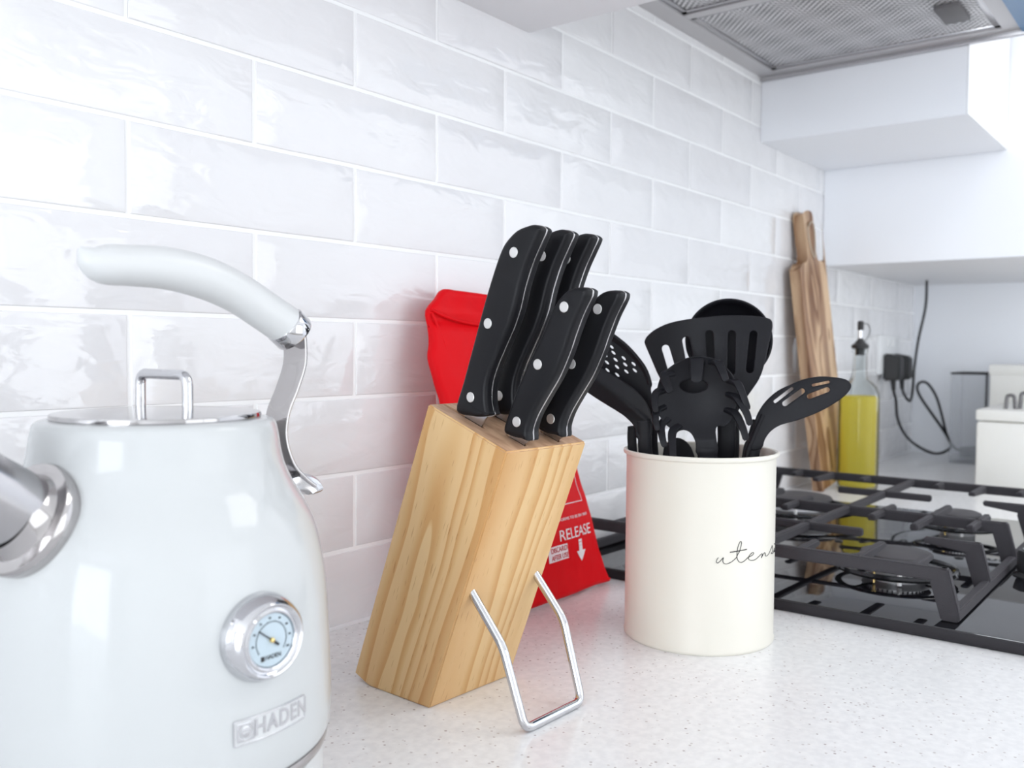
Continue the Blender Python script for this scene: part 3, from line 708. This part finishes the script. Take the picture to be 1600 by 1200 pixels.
# spaghetti server
t = thing('pasta_server', 'black pasta server with curled tines and an oval hole at the jar front', 'pasta server', mw=jframe(0, -.030), group=UG)
o2 = [(-2.5, 158), (-4, 168), (-8, 175.5), (-13.9, 178), (-20, 177), (-27, 181), (-33, 188), (-36.6, 197), (-36.4, 210), (-33.7, 221), (-28.8, 227.6), (-21.4, 233.5), (-12, 238), (-1.7, 239.6), (9, 238), (15.5, 234.6), (21, 229.2), (26, 222.6), (28.5, 213), (28.5, 202), (26.5, 192), (23, 185), (18, 181.5), (14, 182), (12, 177), (13.5, 158)]
def sb(c):
    x, y, z = c; u_ = x/.036; v2 = (y-.202)/.036; r_ = u_*u_+v2*v2
    return (x, y, z-.010*min(r_, 1.5)+.008) if y > .172 else (x, y, z-.010*min(u_*u_+v2*v2, 1.0)+.008)
plate_ut(t, 'head', sm(mm(o2), 3), [ellipse(-.0067, .2106, .0115, .0056)], .0028, .0009, .004, sb)
tines = [((-24, 226), (-30, 223), (-27.5, 215), (-24.5, 209.5), 8, 4.6), ((-3.5, 233), (-4, 236), (-4.1, 226), (-4.1, 218), 9, 6.6), ((8, 234), (13, 234), (17, 226), (19.5, 219.5), 8, 4.2),
         ((22, 220), (29, 217), (34, 206), (37.6, 196.5), 5, 3.6), ((22, 209), (29, 205), (36, 194), (39, 184), 8, 3.8), ((21, 196), (28, 192), (33.5, 181), (36, 172), 10, 3.8),
         ((-30, 212), (-37, 208), (-37.6, 200), (-36.2, 193), 8, 3.6), ((-30, 198), (-36, 194), (-36.4, 186), (-34.5, 178), 10, 3.6), ((-27, 188), (-32, 182), (-31, 173), (-28.5, 165), 12, 3.8), ((-18, 182), (-23, 176), (-22.5, 163), (-21.6, 154.5), 14, 4.0)]
for q in tines:
    dpt = q[4]*.001; P = []
    for i, (a, b) in enumerate(q[:4]):
        u_ = a/36; v2 = (b-206)/36
        y0 = -.010*min(u_*u_+v2*v2, 1.0)+.008
        P.append(Vector((a*.001, (y0, -.0015-dpt*.25, -.002-dpt*.8, -.002-dpt)[i], b*.001-.004)))
    C_ = catmull(P, 5); n__ = len(C_); w0 = q[5]*.001
    fl = [(w0*(1-.35*i/(n__-1)), .0019*(1-.2*i/(n__-1))) for i in range(n__)]
    fl[-1] = (fl[-1][0]*.6, fl[-1][1]*.7)
    tubeo('tine', C_, 1, nylon, t, seg=16, flat=fl, side=Vector((1, 0, 0)))
tubeo('handle', catmull([(.0055, .0, .160), (.0055, .0, .150), (.004, .012, .08), (.002, .02, .008)], 6), 1, nylon, t, seg=20, flat=(.0032, .0080), side=Vector((0, 1, 0)))
# slotted spoon
t = thing('slotted_spoon', 'black slotted spoon leaning out to the right of the jar', 'spoon', mw=jframe(0, 0), group=UG)
o3 = [(38.9, 166.9), (43.3, 177.2), (45.1, 186.2), (48.3, 193.7), (54, 202), (63, 210.3), (73.3, 215.8), (82.3, 220), (91.9, 222.5), (100.1, 223.3), (109.1, 222.6), (116.5, 221.3), (120.3, 218.5), (121.2, 215.2), (119.4, 211.2), (114.5, 205.8), (105.1, 198.9), (95.6, 193.4), (86.1, 189.1), (76.5, 185.5), (66.1, 182.2), (59.7, 178.3), (55.8, 174.2), (52.7, 168.6), (50.8, 162.5), (43, 160)]
def s3(c):
    x, y, z = c; l_ = (-(x-.05)*.5+(y-.19)*.86)/.03
    return (x, y, z+.010*l_+.006*l_*l_)
plate_ut(t, 'bowl', sm(mm(o3), 3), [capsule((.0612, .1975), (.0745, .2085), .0013), capsule((.0690, .1960), (.0828, .2068), .0022), capsule((.0885, .2025), (.1025, .2083), .0021), capsule((.0915, .2118), (.1035, .2147), .0011)], .0026, .0007, .004, s3)
P = [(.0500, .004, .180), (.0450, .002, .162), (.042, 0, .152), (.036, -.004, .10), (.030, -.016, .010)]
tubeo('handle', catmull(P, 6), 1, nylon, t, seg=20, flat=(.0038, .0070), side=Vector((0, 1, 0)))
tubeo('handle_rib', catmull([(.0515, -.0015, .186), (.0440, -.004, .168), (.038, -.006, .150), (.034, -.010, .120)], 5), .0022, nylon, t, seg=10)
# perforated skimmer
t = thing('perforated_skimmer', 'black perforated skimmer leaning left behind the knives', 'skimmer', mw=jframe(0, .012), group=UG)
o4 = [(-104, 262), (-100, 268.5), (-92, 266), (-83, 260.6), (-74.6, 255.9), (-65.3, 248.8), (-55.9, 239.5), (-48.6, 230.3), (-44.4, 221.1), (-42.5, 213.9), (-43.5, 209.8), (-42.1, 202.6), (-38.5, 188.2), (-37, 172), (-47, 172), (-47.5, 190), (-51.4, 201), (-64.8, 210), (-89.9, 224), (-106, 236), (-111, 250)]
hol = [(-78.7, 246.8), (-85.4, 245.2), (-76.8, 241.6), (-84.0, 239.3), (-67.7, 236.8), (-74.9, 235.4), (-82.5, 232.9), (-58.9, 231.8), (-66.3, 231.2), (-73.5, 229.0), (-90.3, 229.0), (-57.8, 226.1), (-65.2, 225.0), (-81.9, 226.0), (-73.2, 222.0), (-92, 243), (-91, 236), (-98, 240), (-98, 248), (-92, 251)]
def s4(c):
    x, y, z = c; l_ = ((y-.232)*.8+(x+.075)*.6)/.03
    return (x, y, z+.004*l_*l_)
plate_ut(t, 'blade', sm(mm(o4), 3), [[(a*.001+.0017*cos(q)*1.05+.0006*sin(q)*-.9, b*.001-.004+.0015*sin(q)-.0009*cos(q)) for q in [2*pi*i/12 for i in range(12)]] for a, b in hol], .0024, .0007, .006, s4)
rim = [(-102, 266), (-92, 265), (-83, 258.5), (-75, 253.5), (-66, 246.5), (-57.5, 237.8), (-50.5, 229), (-46.3, 220.5), (-44.6, 214)]
rc = catmull([(a*.001, 0, b*.001-.004) for a, b in rim], 5)
tubeo('rim', [Vector((p_.x, s4((p_.x, p_.z, 0))[2]-.001, p_.z)) for p_ in rc], 1, nylon, t, seg=14, flat=[(.0042*(1-.75*i/(len(rc)-1)), .0022) for i in range(len(rc))], side=Vector((.6, -.5, .6)))
tubeo('handle', catmull([(-.0420, .0015, .176), (-.0415, .0015, .152), (-.034, .004, .09), (-.018, .008, .010)], 6), 1, nylon, t, seg=20, flat=(.003, .0050), side=Vector((0, 1, 0)))
# solid turner seen edge-on
t = thing('angled_spatula', 'plain black spatula leaning furthest left out of the jar, below the skimmer', 'spatula', mw=jframe(0, -.018), group=UG)
o5 = [(-86.6, 229.4), (-62.5, 214.8), (-53.5, 207.9), (-45.4, 198.1), (-40.6, 186.3), (-40.3, 180.3), (-41.6, 170.3), (-52.6, 169), (-54.5, 176.9), (-57.3, 181.5), (-61.1, 185.2), (-67.1, 189.7), (-85.3, 200.3), (-99, 209.2), (-110, 217), (-117, 226), (-116, 236), (-108, 240), (-98, 236)]
rd = [(-120, 236), (-105, 229), (-91.5, 221.4), (-65.3, 202.7), (-45.3, 186.2), (-41.3, 181.3)]
def s5(c):
    x, y, z = c; X = x*1000; Y = y*1000+4
    for (a, b), (c_, d_) in zip(rd, rd[1:]):
        if a <= X <= c_ or (c_, d_) == rd[-1]:
            yr = b+(d_-b)*min(1.2, max(-.2, (X-a)/(c_-a))); break
    d = (Y-yr)*.001
    fo = max(0, min(1, (y-.168)/.02))
    return (x, y, z+(abs(d)*.85 if d > 0 else abs(d)*.35)*fo-.004)
plate_ut(t, 'blade', sm(mm(o5), 3), [], .0028, .0009, .003, s5)
tubeo('handle', catmull([(-.0470, -.002, .180), (-.0465, -.002, .166), (-.0455, -.001, .150), (-.038, .003, .09), (-.030, .006, .010)], 6), 1, nylon, t, seg=20, flat=(.0035, .0058), side=Vector((0, 1, 0)))
# handle end at the far left, low rounded spoon
t = thing('cooking_utensil', 'thin rounded black handle tip at the far left inside the jar rim', 'utensil', mw=jframe(0, .0), group=UG)
tubeo('handle', catmull([(-.0588, .003, .1738), (-.0588, .003, .170), (-.0585, .003, .155), (-.052, .004, .08), (-.046, .006, .008)], 5), 1, nylon, t, seg=20, flat=[(.0010, .0012), (.0022, .0032)]+[(.0028, .0040)]*19, side=Vector((0, 1, 0)))
t = thing('small_spatula', 'short black utensil end barely above the rim behind the pasta server', 'spatula', mw=jframe(0, .022), group=UG)
plate_ut(t, 'blade', sm(mm([(-30, 100), (-33, 150), (-28, 163), (-20, 166.5), (-12, 163), (-6.6, 155), (-4, 140), (-8, 100)]), 3), [], .003, .001, .01, lambda c: (c[0], c[1], c[2]))
tubeo('handle', [(-.019, 0, .10), (-.015, -.004, .008)], .0035, nylon, t, seg=12)

# ------------------------------------------------------------------ gas hob
HX0, HX1, HY0, HY1, HZ = .829, 1.431, -.565, -.020, .0105
HO = Vector((1.13, -.31, 0))
t = thing('gas_hob', 'black glass gas hob with four burners set on the worktop', 'hob', loc=HO); TH_ = t
boxo('glass_top', Vector((HX0+.003, HY0+.003, .0025))-HO, Vector((HX1-.003, HY1-.003, HZ))-HO, [glassblk], t, bev=.0003)
boxo('hob_rim', Vector((HX0, HY0, .0002))-HO, Vector((HX1, HY1, HZ-.0006))-HO, hob_edge, t, bev=.0008)
BN = [(.984, -.342, .033, 'b'), (1.277, -.338, .026, 's'), (1.270, -.128, .046, 'w'), (.984, -.128, .033, 'b')]
for bx, by, br, kk in BN:
    m0 = Matrix.Translation(Vector((bx, by, 0))-HO)
    bb = lathe_o('burner', [(br*.80, HZ), (br*.84, .014), (br*1.0, .0205), (br*1.02, .0225), (br*.86, .0232), (br*.86, .0335), (br*.2, .034)], alu, t, seg=64, mw=m0)
    bm = bmesh.new()
    for i in range(36):
        a = 2*pi*i/36; bmesh.ops.create_cube(bm, size=1, matrix=m0 @ Matrix.Rotation(a, 4, 'Z') @ Matrix.Translation((br*.865, 0, .0285)) @ Matrix.Diagonal((br*.03, .0013, .008, 1)))
    obm('flame_slots', bm, ink, bb, smooth=0)
    lathe_o('burner_cap', [(br*.5, .0335), (br*1.04, .0338), (br*1.07, .0355), (br*1.04, .0378), (br*.9, .0392), (br*.3, .0398), (.001, .0398)], capm, bb, seg=64, mw=m0)
    ro = br*1.78 if kk != 's' else br*1.95
    bm = bmesh.new(); lathe(bm, [(ro-.0055, .0205), (ro-.003, .0190), (ro, .0195), (ro+.0015, .0220), (ro, .0245), (ro-.003, .0248), (ro-.0055, .0230), (ro-.0055, .0205)], 72, m0, False, False)
    for i in range(3):
        a = 2*pi*i/3+.5; d_ = Vector((cos(a), sin(a), 0)); o_ = Vector((bx, by, 0))-HO
        tube(bm, [o_+d_*br*.9+Vector((0, 0, .0165)), o_+d_*(br*1.2)+Vector((0, 0, .0175)), o_+d_*(ro-.003)+Vector((0, 0, .0215))], .0022, seg=10)
    obm('burner_ring', bm, dish_m, bb)
    a = radians(200); p_ = Vector((bx+cos(a)*br*1.18, by+sin(a)*br*1.18, 0))-HO
    lathe_o('ignitor', [(.0022, .012), (.0022, .026), (.0010, .0275), (.0010, .031)], ceramic, bb, seg=14, mw=Matrix.Translation(p_))
    a = radians(165); p_ = Vector((bx+cos(a)*br*1.22, by+sin(a)*br*1.22, 0))-HO
    lathe_o('thermocouple', [(.0014, .012), (.0014, .024), (.0024, .025), (.0024, .0275), (.0012, .030)], brass, bb, seg=14, mw=Matrix.Translation(p_))
for i in range(4):
    lathe_o('screw_cap', [(.005, HZ), (.005, .011), (.004, .0118)], rubber, t, seg=20, mw=Matrix.Translation(Vector(((1.125, -.372, 0), (1.19, -.372, 0), (.93, -.42, 0), (1.13, -.235, 0))[i])-HO))
for i in range(4):
    kx = 1.085+.087*i; ky = -.4565
    kb = lathe_o('knob', [(.024, HZ), (.024, .0115), (.0205, .013), (.0195, .0145)], rubber, t, seg=40, mw=Matrix.Translation(Vector((kx, ky, 0))-HO))
    lathe_o('knob_grip', [(.0190, .0145), (.0200, .017), (.0200, .034), (.0188, .0372), (.010, .0378)], rubber, kb, seg=10, mw=Matrix.Translation(Vector((kx, ky, 0))-HO))
    lathe_o('knob_cap', [(.0155, .0376), (.0150, .0386), (.002, .0388)], steel, kb, seg=40, mw=Matrix.Translation(Vector((kx, ky, 0))-HO))
# pan support
t = thing('pan_support', 'dark grey cast iron pan support over the gas hob', 'pan support', loc=(1.13, -.24, HZ)); O = Vector(t.location)
GT = .0565; bt = .0036; bh = .0115
def bar(name, a, b, wd=.0040, h=bh, z=GT, z2=None, h2=None):
    """iron bar from a to b (xy), top at z"""
    a = Vector((*a, z))-O; b = Vector((*b, z if z2 is None else z2))-O
    d = (b-a); L_ = d.length; d.normalize(); s_ = Vector((-d.y, d.x, 0)).normalized() if abs(d.z) < .99 else Vector((1, 0, 0))
    bm = bmesh.new(); h2_ = h2 or h
    vs = []
    for p_, hh in ((a, h), (b, h2_)):
        for sx_, up__ in ((-1, 0), (1, 0), (1, 1), (-1, 1)):
            vs.append(bm.verts.new(p_+s_*wd*sx_*(1.15 if not up__ else .92)+Vector((0, 0, 0 if up__ else -hh))))
    bm.faces.new(vs[:4]); bm.faces.new(vs[4:][::-1])
    for i in range(4): bm.faces.new((vs[i], vs[(i+1) % 4], vs[4+(i+1) % 4], vs[4+i]))
    bmesh.ops.recalc_face_normals(bm, faces=bm.faces)
    bmesh.ops.bevel(bm, geom=bm.edges[:], offset=.0013, segments=3, affect='EDGES')
    return obm(name, bm, iron, t)
X1_, X2_, X3_ = .856, 1.127, 1.420
YB, YFc, YC = -.034, -.4195, -.246
for x in (X1_, X2_, X3_): bar('long_bar', (x, YB), (x, YFc), wd=.0044, h=.0118)
bar('cross_bar', (X1_, YC), (X3_, YC), wd=.0042, h=.009)
def leg(x, sgn):
    y0 = YFc if sgn < 0 else YB; y1 = y0+sgn*.010
    bm = bmesh.new(); wd = .0046
    pr2 = [(y0-sgn*.014, GT-.0125), (y0-sgn*.006, GT), (y0+sgn*.001, GT), (y1, HZ+.0105), (y1, HZ+.0005), (y1-sgn*.014, HZ+.0005)]
    a = [bm.verts.new(Vector((x-wd, y, z))-O) for y, z in pr2]; b = [bm.verts.new(Vector((x+wd, y, z))-O) for y, z in pr2]
    bm.faces.new(a); bm.faces.new(b[::-1])
    for i in range(6): bm.faces.new((a[i], b[i], b[(i+1) % 6], a[(i+1) % 6]))
    bmesh.ops.recalc_face_normals(bm, faces=bm.faces); bmesh.ops.bevel(bm, geom=bm.edges[:], offset=.0012, segments=2, affect='EDGES')
    obm('leg', bm, iron, t)
for x in (X1_, X2_, X3_):
    leg(x, -1); leg(x, 1)
XA, XB = .990, 1.275
for x in (XA, XB):
    bar('finger', (x, YC+.060), (x, YC-.060), wd=.0040, h=.0085)
    bar('finger', (x, YFc), (x, YFc+.052), wd=.0040, h=.0125, h2=.006)
    bar('finger', (x, YB), (x, YB-.046), wd=.0040, h=.0125, h2=.006)
    leg(x, -1); leg(x, 1)
for y in (-.081, -.130, -.184, -.287, -.341, -.391):
    lg = y in (-.130, -.341); l0 = .082 if lg else .048
    bar('finger', (X1_, y), (X1_+l0, y), h=.011, h2=.0055)
    bar('finger', (X3_, y), (X3_-(l0 if lg else .042), y), h=.011, h2=.0055)
    bar('finger', (X2_-(.075 if lg else .045), y), (X2_+(.085 if lg else .045), y), h=.0075)
for y in (YFc-.010+.004, YB+.010-.004):
    bar('foot_rail', (X1_-.004, y), (X3_+.004, y), wd=.0045, h=.0095, z=HZ+.0105)

# ------------------------------------------------------------------ chopping board
bt_ = Vector((1.574, -.0145, .474)); bb_ = Vector((1.640, -.052, .0))
zv = (bt_-bb_).normalized(); yv = zv.cross(Vector((1, 0, 0))).normalized(); xv = yv.cross(zv); Mc = Matrix((xv, yv, zv)).transposed().to_4x4(); Mc.translation = bb_+Vector((0, 0, .0110))
t = thing('chopping_board', 'long rustic wooden chopping board with handle leaning on the tiles', 'chopping board', mw=Mc)
o6 = [(-.062, .003), (.055, .003), (.062, .012), (.062, .36), (.060, .378), (.050, .386), (.030, .389), (.022, .396), (.018, .42), (.019, .450), (.021, .470), (.012, .477), (-.010, .477), (-.021, .470), (-.021, .44), (-.021, .405), (-.027, .392), (-.050, .388), (-.060, .380), (-.064, .365), (-.067, .20), (-.067, .012)]
bm = plate(sm(o6, 3), [ellipse(0, .455, .005, .005, 16)], th=.018, bev=.003)
bmesh.ops.transform(bm, matrix=Matrix(((1, 0, 0, 0), (0, 0, 1, 0), (0, 1, 0, 0), (0, 0, 0, 1))), verts=bm.verts)
obm('board', bm, olive, t)
tubeo('cord_loop', catmull([(0, -.008, .455), (.006, -.013, .46), (.016, -.012, .448), (.014, -.0115, .42), (.004, -.0115, .398), (-.010, -.0115, .42), (-.016, -.012, .445), (-.006, -.013, .458), (0, -.008, .455)], 5), .0012, mat('twine', (.5, .42, .33), .8), t, seg=8)

# ------------------------------------------------------------------ oil bottle
BC = Vector((1.640, -.0978, 0)); t = thing('oil_bottle', 'tall clear glass bottle of yellow oil with a black pourer', 'bottle', loc=BC); t.scale = (1.0, 1.0, 1.0)
go = [(.030, .0), (.0338, .003), (.0345, .010), (.0345, .160), (.0335, .170), (.0300, .180), (.0220, .1885), (.0150, .1935), (.0125, .200), (.0115, .240), (.0135, .2405), (.0135, .246), (.011, .2475)]
gi = [(.0085, .2475), (.0090, .200), (.0120, .1925), (.0200, .1855), (.0280, .1760), (.0320, .168), (.0334, .160), (.0334, .008), (.030, .005), (.001, .005)]
lathe_o('glass_body', go+gi, glass, t, seg=64)
lathe_o('oil', [(.001, .0055), (.0290, .0055), (.0330, .0085), (.0330, .1600), (.0322, .1650), (.001, .1650)], oil, t, seg=64)
po = lathe_o('pourer', [(.008, .236), (.0085, .2475), (.0145, .248), (.0148, .254), (.011, .256), (.006, .262), (.0035, .266), (.0030, .285), (.001, .286)], rubber, t, seg=32)
lathe_o('pourer_spout', [(.0036, .266), (.0030, .287), (.001, .2875)], chrome, po, seg=20)
lathe_o('pourer_cap', [(.0052, .280), (.0052, .2945), (.003, .296)], rubber, po, seg=20)
tubeo('cap_loop', catmull([(.004, -.003, .292), (.015, -.008, .290), (.020, -.010, .278), (.014, -.006, .264), (.005, -.002, .262)], 6), .0007, rubber, po, seg=8)

# ------------------------------------------------------------------ socket, plugs, cables
t = thing('wall_socket', 'white double wall socket on the tiles in the corner', 'socket', loc=(2.13, 0, .235))
boxo('plate', (-.073, -.012, -.043), (.073, -.001, .043), sock, t, bev=.003)
for i in (-1, 1): boxo('switch', (i*.018-.006, -.0155, .018), (i*.018+.006, -.011, .034), sock, t, bev=.001)
def plug(x, z, label, path, rad, group):
    t = thing('plug', label, 'plug', loc=(x, -.0125, z)); tag(t, group=group)
    bm = bmesh.new()
    pr3 = [(-.022, 0, .026), (.022, 0, .026), (.024, 0, -.034), (-.024, 0, -.034)]
    a = [bm.verts.new(Vector(q)) for q in pr3]; b = [bm.verts.new(Vector((q[0]*.8, -.034, q[2]*.86-.003))) for q in pr3]
    bm.faces.new(a); bm.faces.new(b[::-1])
    for i in range(4): bm.faces.new((a[i], b[i], b[(i+1) % 4], a[(i+1) % 4]))
    bmesh.ops.recalc_face_normals(bm, faces=bm.faces); bmesh.ops.bevel(bm, geom=bm.edges[:], offset=.004, segments=3, affect='EDGES')
    obm('plug_body', bm, rubber, t)
    tubeo('strain_relief', [(0, -.016, -.032), (0, -.017, -.054)], [.0058, .0042], rubber, t, seg=14)
    P = [Vector((0, -.0165, -.050))]+[Vector(q)-Vector((x, -.0125, z)) for q in path]
    tubeo('cable', catmull(P, 6), rad, rubber, t, seg=10); return t
plug(2.165, .212, 'black plug on the right of the socket, its cable rising to the cabinet above', [(2.150, -.034, .148), (2.145, -.040, .137), (2.1335, -.0415, .1345)][:0]+[(2.163, -.034, .148), (2.163, -.043, .134), (2.174, -.046, .133), (2.183, -.047, .150), (2.185, -.048, .175), (2.186, -.049, .2059), (2.187, -.056, .2702), (2.1894, -.0686, .3419), (2.1914, -.0696, .4015)], .0030, 'black plugs in the corner socket')
plug(2.098, .212, 'black plug on the left of the socket, its looped cable dropping to the worktop', [(2.1055, -.0290, .150), (2.1125, -.031, .1353), (2.1235, -.033, .0925), (2.1459, -.0444, .0561), (2.18, -.0633, .0293), (2.2227, -.0871, .0120), (2.2536, -.1042, .0160), (2.2671, -.1117, .0301), (2.2471, -.1006, .0622), (2.2117, -.0809, .1046), (2.1819, -.0644, .1413), (2.1728, -.0594, .1629), (2.1826, -.0648, .1743), (2.2012, -.0751, .1698), (2.2242, -.0879, .1406), (2.241, -.0972, .0966), (2.2563, -.1057, .0502), (2.2779, -.1177, .0224), (2.2957, -.1276, .0165), (2.310, -.136, .0130)], .0030, 'black plugs in the corner socket')
t = thing('cable_connector', 'black connector lying on the worktop at the end of the looped cable', 'connector', loc=(2.300, -.134, 0.0), rz=radians(-35))
boxo('connector_body', (-.006, -.011, .0005), (.045, .011, .024), rubber, t, bev=.004)

# ------------------------------------------------------------------ containers at the right
dark_wire = mat('dark_wire', (.16, .155, .16), .35, .8)
t = thing('cream_tin', 'low cream tin with a flat lid at the right edge beyond the hob', 'tin', loc=(1.95, -.43, 0))
boxo('body', (-.172, -.175, .0), (.13, .172, .1215), box_m, t, bev=.006)
boxo('lid', (-.173, -.176, .1225), (.131, .173, .1425), box_m, t, bev=.004)
for i, (x, y, lab) in enumerate(((1.83, -.303, 'left small metal clip standing on the low cream tin'), (1.85, -.322, 'right small metal clip standing on the low cream tin'))):
    t = thing('metal_clip', lab, 'clip', loc=(x, y, .1425), rz=radians(-60), group='metal clips on the cream tin')
    tubeo('clip_wire', fillet([(-.008, 0, 0), (-.006, 0, .024+.004*i), (.006, 0, .024+.004*i), (.008, 0, 0)], .006), .0032, dark_wire, t, seg=10)
t = thing('cream_box', 'tall cream box standing behind the low cream tin', 'box', loc=(2.20, -.36, 0))
boxo('body', (-.065, -.165, .0), (.10, .148, .2145), box_m, t, bev=.004)
boxo('lid', (-.067, -.167, .195), (.102, .150, .2165), box_m, t, bev=.003)
t = thing('clear_container', 'clear plastic container with a dark rim beside the tall cream box', 'container', loc=(2.215, -.166, 0), rz=radians(0))
bm = bmesh.new(); hw, hd = .05, .035
for q in ((-hw, -hd, .001, -hw+.003, hd, .195), (hw-.003, -hd, .001, hw, hd, .195), (-hw, -hd, .001, hw, -hd+.003, .195), (-hw, hd-.003, .001, hw, hd, .195), (-hw, -hd, 0, hw, hd, .003)): box(bm, q[:3], q[3:])
obm('body', bm, clearp, t, smooth=0)
bm = bmesh.new(); zz = .196
tube(bm, [(-hw, -hd, zz), (hw, -hd, zz), (hw, hd, zz), (-hw, hd, zz), (-hw, -hd, zz)], .0022, seg=8); tube(bm, [(-hw, -hd, .003), (-hw, -hd, zz)], .0018, seg=8); obm('rim', bm, rubber, t)
